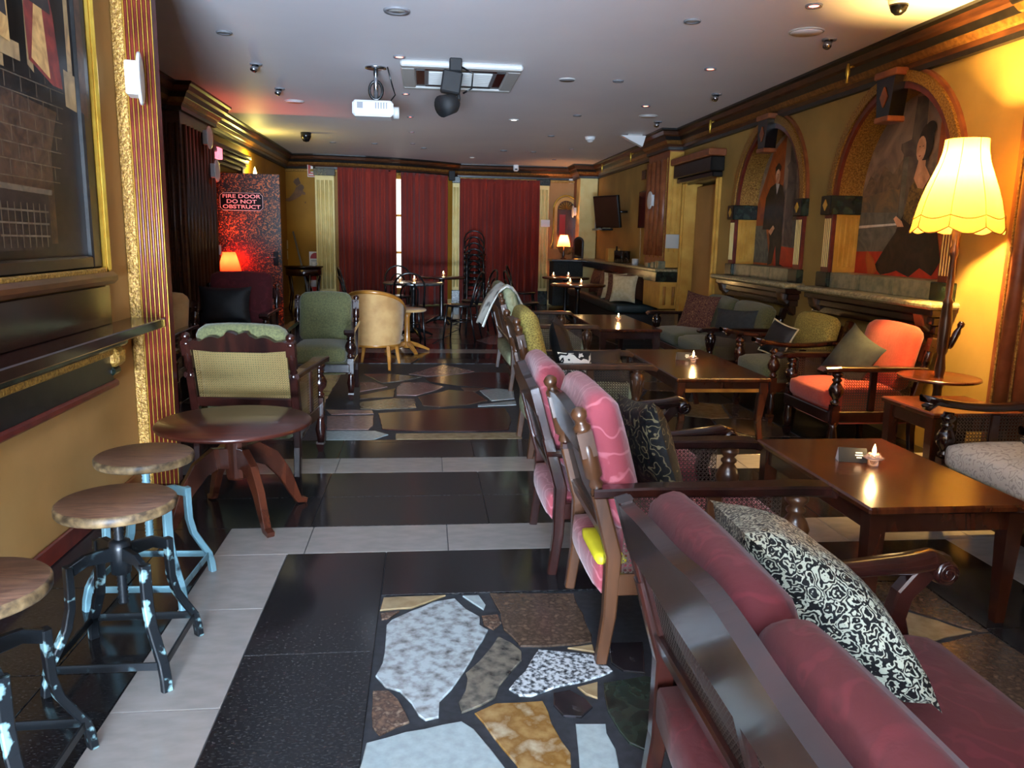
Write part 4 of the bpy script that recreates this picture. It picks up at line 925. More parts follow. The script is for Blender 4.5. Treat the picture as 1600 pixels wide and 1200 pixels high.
# round pedestal table, left
t = thing('pedestal_table', 'dark round pedestal table with four curved legs behind the stools', 'table', (-0.875, 3.66, 0), 0)
r, z = 0.345, 0.465
MB().lathe([(0, z-0.026), (r-0.02, z-0.026), (r, z-0.018), (r+0.003, z-0.009), (r-0.006, z), (0, z)], 48).build('tabletop', K['rosetop'], t)
MB().lathe([(.045, .19), (.05, .20), (.05, z-0.05), (.09, z-0.045), (.10, z-0.026)], 8, sm=False).build('column', K['redwood'], t)
for k in range(4):
    MB().sweep([(0.03, 0, 0.29), (0.10, 0, 0.30), (0.17, 0, 0.26), (0.235, 0, 0.17), (0.28, 0, 0.07), (0.305, 0, 0.022), (0.345, 0, 0.012)], (0, 1, 0), 0.034, [0.10, 0.10, 0.085, 0.065, 0.045, 0.035, 0.024], X=RZ(k*PI/2+0.62-PI/2), ch=0.15).build('leg', K['redwood'], t)
# stools
industrial_stool('worn wooden screw stool cut off at the left edge, nearest the viewer', (-1.02, 1.77, 0), 0.53, 0.02, 'ironblack', 'iron')
industrial_stool('wooden screw stool with chipped black iron frame, middle of the three', (-0.915, 2.355, 0), 0.53, 0.0, 'ironblack', 'iron')
industrial_stool('wooden screw stool with pale blue legs, farthest of the three', (-1.01, 2.88, 0), 0.525, -0.04, 'ironpale', 'ironpale')
# tub chair
def tub(label, loc, rz):
    t = thing('tub_chair', label, 'chair', loc, rz)
    m = MB(); rim = MB(); n = 22; vs = []; fs = []; pts = []
    for i in range(n+1):
        a = PI*(0.5+i/n) if False else math.radians(75+210*i/n); k = math.cos((i/n-0.5)*PI)
        zt = 0.56+0.21*max(0, k)**0.8
        for lay, (rr, zz) in enumerate(((0.25, 0.24), (0.275, 0.40), (0.30, zt-0.02), (0.27, zt), (0.24, zt-0.03), (0.215, 0.40), (0.205, 0.30))):
            vs.append((rr*math.cos(a)*1.02, rr*math.sin(a), zz))
        pts.append((0.285*math.cos(a)*1.02, 0.285*math.sin(a), zt+0.004))
    for i in range(n):
        for k in range(6): fs.append((i*7+k, (i+1)*7+k, (i+1)*7+k+1, i*7+k+1))
    m.add(vs, fs, 0, True); m.build('shell', K['tancloth'], t)
    rim.tube(pts, 0.02, 8).build('wooden_rim', K['tanwood'], t)
    MB().rbox((-0.20, -0.21, 0.26), (0.27, 0.21, 0.42), 0.05, puff=(0, 0, 0.03)).build('seat_cushion', K['tancloth'], t)
    MB().lathe([(.235, .215), (.25, .22), (.25, .25), (.235, .255)], 28).build('base_rail', K['tanwood'], t)
    for sx, sy in ((-1, -1), (-1, 1), (1, -1), (1, 1)):
        MB().sweep([(sx*0.18, sy*0.17, 0.23), (sx*0.20, sy*0.18, 0.12), (sx*(0.27 if sx < 0 else 0.2), sy*0.20, 0)], (0, 1, 0), [0.04, 0.034, 0.026], [0.045, 0.036, 0.028]).build('leg', K['tanwood'], t)
tub('tan suede tub chair seen from behind with honey wood rim', (-0.50, 8.10, 0), math.radians(80))
q = gz(636, 482, 0.5); round_table('small round side table beside the tan tub chair', (q.x, q.y, 0), 0.22, 0.5, 'tancloth', None, 'tanwood')
# far round tables, bentwood chairs
BG = 'black bentwood chairs'
q = gz(646, 441, 0.72); t1 = (q.x, q.y)
round_table('round table with shiny metallic top among the bentwood chairs', (*t1, 0), 0.40, 0.72, 'chrome')
q2 = gz(690, 432, 0.72); round_table('dark round table behind the metallic one, before the curtains', (q2.x, q2.y, 0), 0.36, 0.72, 'mahog')
bentwood('bentwood chair left of the metallic table, behind the tub chair', (t1[0]-0.75, t1[1]+0.5, 0), 0.2, BG)
bentwood('bentwood chair with its back to the viewer before the metallic table', (t1[0]-0.06, t1[1]-0.62, 0), PI/2+0.1, BG)
bentwood('bentwood chair right of the metallic table, turned sideways', (t1[0]+0.62, t1[1]-0.25, 0), PI-0.3, BG)
bentwood('bentwood chair right of the metallic table, nearest the chair stack', (t1[0]+0.86, t1[1]+0.45, 0), PI+0.2, BG)
bentwood('bentwood chair behind the metallic table, against the curtain', (t1[0]-0.25, t1[1]+1.15, 0), -PI/2, BG)
for k, wd_ in enumerate(('bottom', 'second from bottom', 'third', 'fourth', 'fifth', 'topmost')):
    bentwood('black bentwood chair, %s of the tall chair stack by the curtain gap' % wd_, (0.92, 14.75+0.012*k, 0.112*k), -PI/2, 'stacked bentwood chairs')
q = gz(903, 444, 0.72); r1 = (q.x, q.y); round_table('round table with two candles before the far banquette', (*r1, 0), 0.38, 0.72, 'tabletop')
q = gz(884, 433, 0.72); r2 = (q.x, q.y); round_table('round candle-lit table farthest right, near the corner cabinet', (*r2, 0), 0.38, 0.72, 'tabletop')
bentwood('bentwood chair at the right-hand candle-lit tables, facing the wall', (r1[0]-0.72, r1[1]+0.1, 0), 0.1, BG)
bentwood('bentwood chair at the farthest right candle-lit table, by the curtain edge', (r2[0]-0.66, r2[1]+0.2, 0), -0.2, BG)
for px, py, lb in ((690, 425, 'tealight burning on the dark table before the curtains'), (648, 437, 'tealight on the right of the metallic table'), (628, 434, 'tealight on the left of the metallic table')):
    p = gz(px, py, 0.72); c = (q2.x, q2.y) if px == 690 else t1
    candle((c[0]+max(-.28, min(.28, p.x-c[0])), c[1]+max(-.2, min(.2, p.y-c[1])), 0.72), lb)
for (c, dx, dy, lb) in ((r1, -0.10, 0.05, 'left tealight on the nearer candle-lit round table'), (r1, 0.02, -0.12, 'right tealight on the nearer candle-lit round table'), (r2, -0.20, 0.0, 'left tealight on the farthest right round table'), (r2, 0.05, 0.05, 'right tealight on the farthest right round table')):
    candle((c[0]+dx, c[1]+dy, 0.72), lb)
# floor lamp with tray
t = thing('floor_lamp', 'turned wooden floor lamp with scalloped cream shade and round tray, lit', 'lamp', (3.00, 4.25, 0), 0)
MB().lathe([(0, 0), (.14, 0), (.15, .015), (.13, .04), (.06, .06), (.03, .09), (0, .09)], 28).build('base', K['oakwood'], t)
MB().lathe([(.02, .08), (.032, .12), (.022, .2), (.03, .35), (.024, .5), (.034, .54), (.02, .56), (.024, .58), (.03, .62), (.02, .70), (.028, .72), (.033, .76), (.034, .90), (.026, 1.0), (.03, 1.01), (.018, 1.03), (.02, 1.12), (.016, 1.26), (.024, 1.28), (.024, 1.31), (.016, 1.33), (.026, 1.40), (.012, 1.48), (.012, 1.60)], 18).build('stem', K['oakwood'], t)
MB().lathe([(0, .555), (.215, .555), (.225, .562), (.22, .575), (.20, .57), (0, .57)], 40).build('tray', K['tabletop'], t)
MB().turned((0.028, -0.015, 0.74), (0.085, -0.03, 0.90), [(0, .01), (.1, .018), (.6, .02), (.75, .012), (.85, .02), (.95, .018), (1, .006)], 12).build('side_knob', K['mahog'], t)
sh = MB(); n = 64; prof = [(0.00, 0.128), (0.12, 0.132), (0.26, 0.150), (0.40, 0.180), (0.55, 0.212), (0.70, 0.240), (0.86, 0.262), (1.0, 0.275)]; prof = [(a, b*0.87) for a, b in prof]; z0, z1 = 1.91, 1.43
vs = []; fs = []
for i, (tt, rr) in enumerate(prof):
    for k in range(n):
        a = 2*PI*k/n; sc = abs(math.sin(4*a)); ru = rr*(1-0.02*(1-sc)); dz = (-0.035*sc)*max(0, (tt-0.6)/0.4)
        vs.append((ru*math.cos(a), ru*math.sin(a), z0+(z1-z0)*tt+dz))
for i in range(len(prof)-1):
    for k in range(n): fs.append((i*n+(k+1) % n, i*n+k, (i+1)*n+k, (i+1)*n+(k+1) % n))
msh = bpy.data.materials.new('cream_shade_fabric'); msh.use_nodes = True; nt = msh.node_tree; nt.nodes.clear()
out = nt.nodes.new('ShaderNodeOutputMaterial'); df = nt.nodes.new('ShaderNodeBsdfDiffuse'); tr = nt.nodes.new('ShaderNodeBsdfTranslucent'); mx = nt.nodes.new('ShaderNodeMixShader')
df.inputs[0].default_value = (0.50, 0.33, 0.11, 1); tr.inputs[0].default_value = (0.26, 0.150, 0.030, 1); mx.inputs[0].default_value = 0.6
nt.links.new(df.outputs[0], mx.inputs[1]); nt.links.new(tr.outputs[0], mx.inputs[2]); nt.links.new(mx.outputs[0], out.inputs[0]); K['shade'] = msh
so = sh.add(vs, fs, 0, True).build('shade', msh, t)
for nm, tt, off in (('lower_trim', 0.86, 0.004), ('hem', 1.0, 0.003)):
    rr = dict(prof)[tt]; pts = []
    for k in range(n):
        a = 2*PI*k/n; sc = abs(math.sin(4*a)); ru = rr*(1-0.02*(1-sc))+off; dz = (-0.035*sc)*max(0, (tt-0.6)/0.4); pts.append((ru*math.cos(a), ru*math.sin(a), z0+(z1-z0)*tt+dz))
    MB().tube(pts, 0.003, 5, closed=True).build(nm, K['tanwood'], so)
for k in range(8):
    a = 2*PI*k/8; MB().tube([((rr*0.98+0.002)*math.cos(a), (rr*0.98+0.002)*math.sin(a), z0+(z1-z0)*tt) for tt, rr in prof], 0.002, 5).build('shade_rib', K['tanwood'], so)
MB().lathe([(.012, 1.58), (.025, 1.62), (.032, 1.66), (.022, 1.70), (0, 1.71)], 14).build('bulb', mat('lit_bulb', (1, .8, .5), emit=(1, .68, .32), estr=30), t)
l = bpy.data.lights.new('floor_lamp_light', 'POINT'); l.energy = 360; l.color = (1, 0.60, 0.17); l.shadow_soft_size = 0.06
o = bpy.data.objects.new('floor_lamp_light', l); COL.objects.link(o); o.parent = t; o.location = (0, 0, 1.66+0.07)
# ================================================================== WALL FITTINGS, LEFT
t = thing('bar_shelf', 'long dark wooden bar shelf with panelled underside on the near left wall', 'shelf', (XL, 0, 0), 0)
MB().box((0, 0.2, 0.838), (0.175, YP-0.012, 0.885), ch=0.005).build('shelf_board', K['mahog'], t)
MB().box((0, 0.2, 0.885), (0.024, 3.885, 1.065), ch=0.004).build('back_board', K['mahog'], t)
MB().box((0, 0.2, 0.79), (0.10, 3.86, 0.838), ch=0.01).build('under_moulding', K['darkgreen'], t)
MB().box((0, 0.2, 0.755), (0.075, 3.76, 0.79), ch=0.006).build('embossed_band', K['goldtex'], t)
MB().box((0, 0.2, 0.635), (0.06, 3.76, 0.755), ch=0.004).build('under_panel', K['corndark'], t)
MB().box((0, 0.2, 0.60), (0.07, 3.80, 0.637), ch=0.01).build('lower_moulding', K['oxblood'], t)
b = MB().box((0, 3.73, 0.70), (0.095, 3.84, 0.79), ch=0.02).build('bracket', K['goldtex'], t)
MB().box((0, 3.73, 0.66), (0.075, 3.82, 0.70), ch=0.012).build('bracket_foot', K['darkgreen'], b)
# framed painting
oil('oil_brick', (50, 34, 26), (78, 54, 38), 10); oil('oil_deep', (18, 14, 13), (34, 24, 20), 5); oil('oil_stone', (150, 124, 84), (108, 86, 58), 8); oil('oil_robe', (122, 40, 30), (84, 26, 22), 10); oil('oil_pale', (188, 150, 92), (142, 104, 58), 8); oil('oil_line', (92, 78, 60), (70, 58, 46), 12)
t = thing('framed_painting', 'large dark framed painting of robed figures above a brick wall, over the bar shelf', 'painting', (XL, 0, 0), 0)
PM = [K[q] for q in ('oil_deep', 'oil_brick', 'oil_line', 'oil_stone', 'oil_robe', 'oil_pale', 'oil_skin', 'oil_black')]
cv = MB(); cv.quad((0.012, 1.6, 1.20), (0.012, 3.70, 1.20), (0.012, 3.70, 2.62), (0.012, 1.6, 2.62), 0); lay = [0]
def cp(mi, pts): lay[0] += 1; cv.add([(0.012+0.0004*lay[0], y, z) for y, z in pts], [tuple(range(len(pts)))], mi)
cp(1, [(1.6, 1.26), (3.42, 1.26), (3.42, 1.62), (3.50, 1.78), (1.6, 1.90)])
for k in range(7):
    z = 1.50+k*0.058; cp(2, [(1.6, z+0.012), (3.48, z), (3.48, z+0.004), (1.6, z+0.016)])
    for j in range(16):
        y = 1.7+j*0.115+(0.055 if k % 2 else 0); 
        if y < 3.46: cp(2, [(y, z+0.010), (y+0.005, z+0.010), (y+0.005, z+0.062), (y, z+0.062)])
cp(7, [(2.80, 1.24), (3.26, 1.24), (3.26, 1.45), (2.80, 1.46)]); cp(2, [(2.78, 1.455), (3.29, 1.445), (3.29, 1.465), (2.78, 1.475)])
for k in range(8): cp(2, [(2.90+k*0.045, 1.25), (2.906+k*0.045, 1.25), (2.906+k*0.045, 1.41), (2.90+k*0.045, 1.41)])
for k in range(3): cp(2, [(2.88, 1.29+k*0.045), (3.24, 1.287+k*0.045), (3.24, 1.294+k*0.045), (2.88, 1.297+k*0.045)])
cp(3, [(1.6, 1.93), (3.12, 1.90), (3.12, 1.96), (1.6, 1.99)]); cp(3, [(1.6, 1.88), (3.0, 1.86), (3.0, 1.90), (1.6, 1.93)])
for y in (3.17, 3.30, 3.50): cp(3, [(y, 1.90), (y+0.045, 1.88), (y+0.035, 2.62), (y+0.008, 2.62)])
cp(3, [(3.46, 1.80), (3.56, 1.79), (3.56, 1.93), (3.46, 1.94)]); cp(1, [(3.60, 1.80), (3.67, 1.78), (3.65, 2.62), (3.61, 2.62)])
cp(4, [(3.18, 1.92), (3.36, 1.86), (3.44, 1.86), (3.40, 2.12), (3.36, 2.24), (3.32, 2.36), (3.26, 2.36), (3.20, 2.26), (3.17, 2.10)]); cp(5, [(3.20, 1.93), (3.34, 1.88), (3.31, 2.14), (3.25, 2.14)]); cp(7, [(3.19, 2.13), (3.38, 2.12), (3.37, 2.17), (3.19, 2.18)]); cp(6, ell(3.29, 2.39, 0.025, 0.04))
for y, h_ in ((3.0, 2.3), (2.86, 2.34), (2.72, 2.28)):
    cp(5, [(y-0.05, 1.96), (y+0.05, 1.95), (y+0.045, 2.18), (y, h_-0.06), (y-0.045, 2.18)]); cp(7, [(y-0.04, 2.04), (y+0.04, 2.03), (y+0.03, 2.14), (y-0.03, 2.15)]); cp(6, ell(y, h_-0.02, 0.028, 0.042))
cv.build('canvas', PM, t)
for a, b in (((3.70, 1.15), (3.79, 2.68)), ((1.5, 1.15), (3.70, 1.205)), ((1.5, 1.205), (1.6, 2.62)), ((1.5, 2.62), (3.70, 2.68))): MB().box((0, a[0], a[1]), (0.035, b[0], b[1]), ch=0.008).build('inner_frame', K['corndark'], t)
MB().box((0.03, 1.5, 1.125), (0.05, 3.80, 1.15), ch=0.006).build('beaded_edge', K['goldtex'], t)
MB().box((0, 1.45, 1.075), (0.07, 3.885, 1.13), ch=0.018).build('lower_frame', K['cornwood'], t)
for k, (y, dx) in enumerate(((3.80, 0.042), (3.825, 0.055), (3.85, 0.042))): MB().box((0, y, 1.13), (dx, y+0.025, 2.70), ch=0.010).build('gilt_moulding', K['gold'], t)
# sconces
def sconce(label, loc, rz, back=0.035):
    t = thing('wall_sconce', label, 'wall light', loc, rz, 'white disc wall lights')
    MB().box((0, -0.035, -0.075), (0.055, back, 0.075), ch=0.006).build('housing', K['white'], t)
    MB().turned((0.055, 0, 0), (0.072, 0, 0), [(0, 0.10), (0.2, 0.118), (0.8, 0.118), (1, 0.10)], 28).build('disc', K['white'], t)
sconce('white disc wall light on the near left reeded pier', (-1.392, 4.05, 2.02), 0.22, 0.10)
sconce('upper white disc wall light on the dark fluted pilaster', (XA+0.17, 8.95, 2.30), 0)
sconce('lower white disc wall light on the dark fluted pilaster', (XA+0.17, 9.2, 1.98), 0)
sconce('white disc wall light on the right-hand fluted pilaster', (X-0.215, 10.65, 1.86), PI)
sconce('white disc wall light in the far right corner', (X-0.385, 15.4, 1.85), PI)
o = MB().box((0, -0.10, -0.07), (0.06, 0.10, 0.07), ch=0.008).build('exit_light', mat('lit_pink_exit', (1, .5, .6), emit=(1, .25, .35), estr=1.2), None, (XA+0.062, 9.85, 2.23)); tag(o, 'small glowing pink emergency light above the corridor doorway', 'sign light')
o = MB().box((0, -0.035, -0.055), (0.012, 0.035, 0.055), ch=0.003).build('light_switch', K['white'], None, (XA+0.172, 9.4, 1.12)); tag(o, 'white light switch on the dark fluted pilaster', 'switch')
# fire door standing open, with its sign
K['floraldoor'] = mat('dark_floral_door_paint', S((14, 11, 9)), S((176, 104, 44)), scale=20, tex='noise', detail=6, dist=3.0, pos=(0.52, 0.60), rough=0.45)
t = thing('fire_door', 'open fire door painted with a dark floral pattern, lit red', 'door', (XA, 9.95, 0), 0)
MB().box((0.01, -0.022, 0.01), (0.77, 0.022, 2.01), ch=0.003).build('leaf', K['floraldoor'], t)
MB().box((0.67, -0.04, 0.93), (0.73, -0.022, 1.10), ch=0.004).build('lock_plate', K['black'], t)
MB().tube([(0.70, -0.04, 1.03), (0.70, -0.075, 1.03), (0.60, -0.075, 1.03)], 0.008, 8).build('lever_handle', K['steel'], t)
a, b_ = gy(342, 300, 9.92), gy(412, 330, 9.92); cx, cz = (a.x+b_.x)/2-XA, (a.z+b_.z)/2; w_, h_ = (b_.x-a.x)/2, (a.z-b_.z)/2
k = 0.035; oc = [(-w_+k, -h_), (w_-k, -h_), (w_, -h_+k), (w_, h_-k), (w_-k, h_), (-w_+k, h_), (-w_, h_-k), (-w_, -h_+k)]
SX = T(cx, -0.0225, cz) @ Matrix(((1, 0, 0, 0), (0, 0, -1, 0), (0, 1, 0, 0), (0, 0, 0, 1)))
sg = MB().prism(oc, 0, 0.004, X=SX).build('sign_plate', K['black'], t)
MB().tube([SX @ Vector((x*0.97, y*0.96, 0.004)) for x, y in oc], 0.003, 5, closed=True).build('sign_border', K['white'], sg)
def text_mesh(body, size, X, m, parent, name='lettering', sx=1.0):
    c = bpy.data.curves.new('text', 'FONT'); c.body = body; c.size = size; c.align_x = 'CENTER'; c.align_y = 'CENTER'; c.extrude = 0.0008; c.offset = size*0.02
    o = bpy.data.objects.new('text', c); COL.objects.link(o); dg = bpy.context.evaluated_depsgraph_get(); me = bpy.data.meshes.new_from_object(o.evaluated_get(dg)); bpy.data.objects.remove(o)
    me.transform(X @ Matrix.Diagonal((sx, 1, 1, 1))); me.materials.clear(); me.materials.append(m); q = bpy.data.objects.new(name, me); COL.objects.link(q); q.parent = parent; return q
K['pinkletter'] = mat('pale_pink_lettering', S((236, 190, 190)), rough=0.5)
for s_, dz in (('FIRE DOOR', h_*0.58), ('DO NOT', 0), ('OBSTRUCT', -h_*0.58)): text_mesh(s_, h_*0.58, SX @ T(0, dz, 0.005), K['pinkletter'], sg, sx=1.42)
# red lamp on small table by the door
t = thing('side_table', 'small red-lit table holding the red lamp near the fire door', 'table', (-2.29, 9.735, 0), 0)
MB().box((-0.17, -0.17, 0.60), (0.22, 0.17, 0.63), ch=0.005).build('tabletop', K['mahog'], t)
for sx in (-1, 1):
    for sy in (-1, 1): MB().sq((sx*0.15, sy*0.14, 0), (sx*0.15, sy*0.14, 0.60), [(0, .014), (1, .02)]).build('leg', K['mahog'], t)
def table_lamp(label, loc, col, mk, e, glow):
    t = thing('table_lamp', label, 'lamp', loc, 0)
    MB().lathe([(0, 0), (.06, 0), (.062, .012), (.02, .03), (.03, .08), (.014, .16), (.01, .26)], 16).build('base', K['mahog'], t)
    m_ = bpy.data.materials.new(mk); m_.use_nodes = True; nt = m_.node_tree; nt.nodes.clear(); out = nt.nodes.new('ShaderNodeOutputMaterial'); d1 = nt.nodes.new('ShaderNodeBsdfDiffuse'); t1_ = nt.nodes.new('ShaderNodeBsdfTranslucent'); mx = nt.nodes.new('ShaderNodeMixShader')
    d1.inputs[0].default_value = (*col, 1); t1_.inputs[0].default_value = (*col, 1); mx.inputs[0].default_value = 0.6; nt.links.new(d1.outputs[0], mx.inputs[1]); nt.links.new(t1_.outputs[0], mx.inputs[2]); nt.links.new(mx.outputs[0], out.inputs[0])
    MB().lathe([(.13, .24), (.11, .33), (.07, .46)], 24).build('shade', m_, t)
    s_ = t.children[-1]; s_.data.polygons[-1].use_smooth = True
    l = bpy.data.lights.new('lamp_light', 'POINT'); l.energy = e; l.color = glow; l.shadow_soft_size = 0.03; o = bpy.data.objects.new('lamp_light', l); COL.objects.link(o); o.parent = t; o.location = (0, 0, 0.36)
    return t
def open_lathe(prof, n=24):
    mb = MB(); vs = [(r*math.cos(2*PI*k/n), r*math.sin(2*PI*k/n), z) for r, z in prof for k in range(n)]
    return mb.add(vs, [(i*n+k, i*n+(k+1) % n, (i+1)*n+(k+1) % n, (i+1)*n+k) for i in range(len(prof)-1) for k in range(n)], 0, True)
def relamp(t):
    for c in t.children:
        if c.name.startswith('shade'):
            nm = open_lathe([(.13, .24), (.11, .33), (.07, .46)]); me = bpy.data.meshes.new('shade'); me.from_pydata(nm.v, [], nm.f); me.materials.append(c.data.materials[0]); me.polygons.foreach_set('use_smooth', nm.s); c.data = me
relamp(table_lamp('glowing red table lamp beside the fire door', (-2.30, 9.72, 0.63), (0.9, 0.07, 0.03), 'red_shade', 55, (1, 0.10, 0.04)))
t = thing('wall_candle_lamp', 'yellow candle-bulb wall lamp showing above the open fire door', 'lamp', (XA+0.0, 11.75, 2.02), 0)
MB().box((0, -.04, -.08), (.02, .04, .08), ch=.006).build('back_plate', K['gold'], t); MB().tube([(.02, 0, -.03), (.09, 0, -.05), (.12, 0, 0)], .010, 8).build('bracket', K['gold'], t); MB().lathe([(0, 0), (.02, 0), (.02, .05), (0, .05)], 12, X=T(.12, 0, 0)).build('candle_sleeve', K['creamfab'], t)
MB().lathe([(.012, .05), (.026, .09), (.024, .13), (.010, .19), (0, .21)], 12, X=T(.12, 0, 0)).build('bulb', mat('lit_yellow_bulb', (1, .9, .5), emit=(1, .85, .35), estr=10), t)
l = bpy.data.lights.new('candle_bulb_light', 'POINT'); l.energy = 14; l.color = (1, 0.80, 0.18); l.shadow_soft_size = 0.02; o = bpy.data.objects.new('candle_bulb_light', l); COL.objects.link(o); o.parent = t; o.location = (.15, 0, .30)
# things against the mustard wall left of the curtains
t = thing('console_table', 'dark half-round console table with a cup on it, left of the curtains', 'table', (-2.12, 14.28, 0), 0)
MB().lathe([(0, .74), (.33, .74), (.34, .75), (.34, .765), (0, .77)], 28).build('tabletop', K['mahog'], t); MB().lathe([(.30, .60), (.31, .62), (.31, .74), (.28, .74)], 28).build('apron', K['mahog'], t)
for a in (0.4, 1.6, 2.8, 4.0, 5.2): MB().tube([(.29*math.cos(a), .29*math.sin(a), .62), (.25*math.cos(a), .25*math.sin(a), .3), (.3*math.cos(a), .3*math.sin(a), 0)], [.02, .016, .014], 8).build('leg', K['mahog'], t)
t = thing('cup', 'small white cup on the dark console table', 'cup', (-1.94, 14.22, 0.77), 0); MB().lathe([(.02, 0), (.035, .005), (.042, .07), (.039, .07), (.032, .012), (0, .01)], 18).build('bowl', K['white'], t); MB().tube([(.04, 0, .06), (.062, 0, .05), (.06, 0, .025), (.037, 0, .02)], .005, 6).build('handle', K['white'], t)
for i, (px, py) in enumerate(((437, 382), (437, 398))):
    p = gy(px, py, 14.95); t = thing('wall_notice', ('upper', 'lower')[i]+' pale notice panel on the mustard wall by the fire door', 'notice', (p.x+0.06, 14.88, p.z), 0.18); MB().box((-.10, -.008, -.08), (.10, 0, .08), ch=.002).build('panel', K['creamfab'], t)
    for k in range(3): MB().box((-.075+.055*k, -.010, -.02), (-.04+.055*k, -.008, .03), ch=0).build('print', K['grey'], t)
for nm, a, b_, lb in (('cleaning_pole', (458, 362), (489, 470), 'long grey pole leaning before the mustard wall, left of the pair'), ('cleaning_pole', (474, 415), (497, 470), 'shorter dark pole leaning beside the fire extinguisher, right of the pair')):
    p, q = gy(*a, 14.78), gy(*b_, 14.0); q = Vector((q.x, 14.0, 0.0)) ; tag(MB().tube([q, p], 0.016, 8).build(nm, K['grey'] if a[0] == 458 else K['black']), lb, 'pole', 'leaning poles')
t = thing('fire_extinguisher', 'red fire extinguisher with a white label at the mustard wall', 'extinguisher', (-2.04, 14.68, 0.18), 0)
MB().lathe([(0, 0), (.075, 0), (.08, .02), (.08, .40), (.06, .45), (.03, .48), (.025, .50), (0, .5)], 20).build('cylinder', K['redplastic'], t); MB().lathe([(.0812, .2), (.0812, .32)], 20).build('label_band', K['white'], t); MB().box((-.02, -.10, .5), (.02, .03, .54), ch=.006).build('lever', K['black'], t); MB().tube([(.02, 0, .5), (.10, 0, .48), (.11, 0, .30), (.09, 0, .1)], .01, 8).build('hose', K['black'], t)
def wall_sign(label, px, py, y, w_, h_, dome=False):
    p = gy(px, py, y); t = thing('safety_sign', label, 'sign', (p.x, y-0.004, p.z), 0); MB().box((-w_/2, -.005, -h_/2), (w_/2, 0, h_/2), ch=.001).build('board', K['white'], t)
    if dome:
        MB().prism([(0.42*w_*math.cos(a), 0.0+0.42*h_*math.sin(a)) for a in [i*PI/12 for i in range(13)]], .005, .007, X=Matrix(((1, 0, 0, 0), (0, 0, -1, 0), (0, 1, 0, 0), (0, 0, 0, 1)))).build('red_field', K['redplastic'], t)
        for k in range(3): MB().box((-.36*w_, -.007, -h_*(.16+.1*k)), (.36*w_, -.005, -h_*(.12+.1*k)), ch=0).build('print', K['grey'], t)
    else:
        MB().box((-w_*.44, -.007, -h_*.46), (w_*.44, -.005, h_*.46), ch=0).build('red_field', K['redplastic'], t); MB().prism([(-.16*w_, -.22*h_), (.16*w_, -.22*h_), (.16*w_, .2*h_), (.07*w_, .30*h_), (.07*w_, .36*h_), (-.07*w_, .36*h_), (-.07*w_, .30*h_), (-.16*w_, .2*h_)], .007, .008, X=Matrix(((1, 0, 0, 0), (0, 0, -1, 0), (0, 1, 0, 0), (0, 0, 0, 1)))).build('extinguisher_symbol', K['white'], t)
        MB().box((-w_*.36, -.008, -h_*.38), (w_*.36, -.007, -h_*.32), ch=0).build('print', K['white'], t)
wall_sign('red sign with a white extinguisher symbol high on the mustard wall', 488, 264, 14.85, 0.17, 0.28); wall_sign('white sign with a red arch above the fire extinguisher', 493, 404, 14.85, 0.22, 0.25, True)
# sepia cherub drawn on the mustard wall
ch = MB()
def pp(mi, pts): lay[0] += 1; ch.add([tuple(gy(x, y, 14.90-0.0006*(lay[0] % 30))) for x, y in pts], [tuple(range(len(pts)))], mi)
pp(0, [(436, 312), (452, 309), (459, 300), (463, 292), (469, 290), (474, 298), (470, 306), (462, 311), (452, 315)]); pp(1, ell(470, 293, 5, 5)); pp(1, [(464, 291), (458, 284), (461, 279), (468, 287)]); pp(1, [(466, 289), (462, 280), (466, 277), (470, 287)]); pp(0, [(473, 299), (482, 303), (483, 305), (472, 304)]); pp(1, [(476, 316), (484, 310), (488, 300), (489, 301), (485, 311), (477, 318)])
o = ch.build('wall_drawing', [mat('sepia_ink', S((124, 82, 34)), S((98, 60, 26)), scale=12, rough=0.6), mat('dark_sepia_ink', S((84, 54, 26)), rough=0.6)]); tag(o, 'sepia winged figure drawn on the mustard wall left of the curtains', 'wall drawing')
# ================================================================== CURTAINS AND WINDOWS BEHIND THEM
def far_y(x):
    for a, b in zip(FAR, FAR[1:]):
        if a[0] <= x <= b[0] and b[0] > a[0]: return a[1]+(b[1]-a[1])*(x-a[0])/(b[0]-a[0])
    return YB
def curtain(label, x0, x1, z1, folds, yy=None):
    n = folds*12; vs = []; fs = []; rows = [(0.02, 1.0), (0.6, 1.0), (1.5, 0.9), (2.2, 0.7), (z1-0.16, 0.5), (z1-0.10, 0.35), (z1, 0.5)]
    for z, am in rows:
        for i in range(n+1):
            u = i/n; x = x0+(x1-x0)*u; y = (far_y(x) if yy is None else yy) - 0.14 + am*0.05*math.sin(2*PI*folds*u+2.2*math.sin(5*u+x0)+0.8*math.sin(17*u)) + am*0.02*math.sin(2*PI*folds*0.43*u+z*0.6)
            vs.append((x, y, z))
    for r_ in range(len(rows)-1):
        for i in range(n): fs.append((r_*(n+1)+i, r_*(n+1)+i+1, (r_+1)*(n+1)+i+1, (r_+1)*(n+1)+i))
    t = thing('curtain', label, 'curtain', (0, 0, 0), 0, 'red velvet curtains')
    o = MB().add(vs, fs, 0, True).build('drape', K['curtain'], t); md = o.modifiers.new('thickness', 'SOLIDIFY'); md.thickness = 0.01
    MB().tube([(x0+(x1-x0)*k/6, (far_y(x0+(x1-x0)*k/6) if yy is None else yy)-0.10, z1-0.02) for k in range(7)], 0.012, 8).build('rail', K['black'], t)
c1a, c1b = gy(528, 300, 14.75).x, gy(619, 300, 14.95).x; c2a, c2b = gy(627, 300, 14.98).x, gy(700, 300, 15.4).x; c3a, c3b = gy(717, 300, 15.75).x, gy(843, 300, 15.75).x
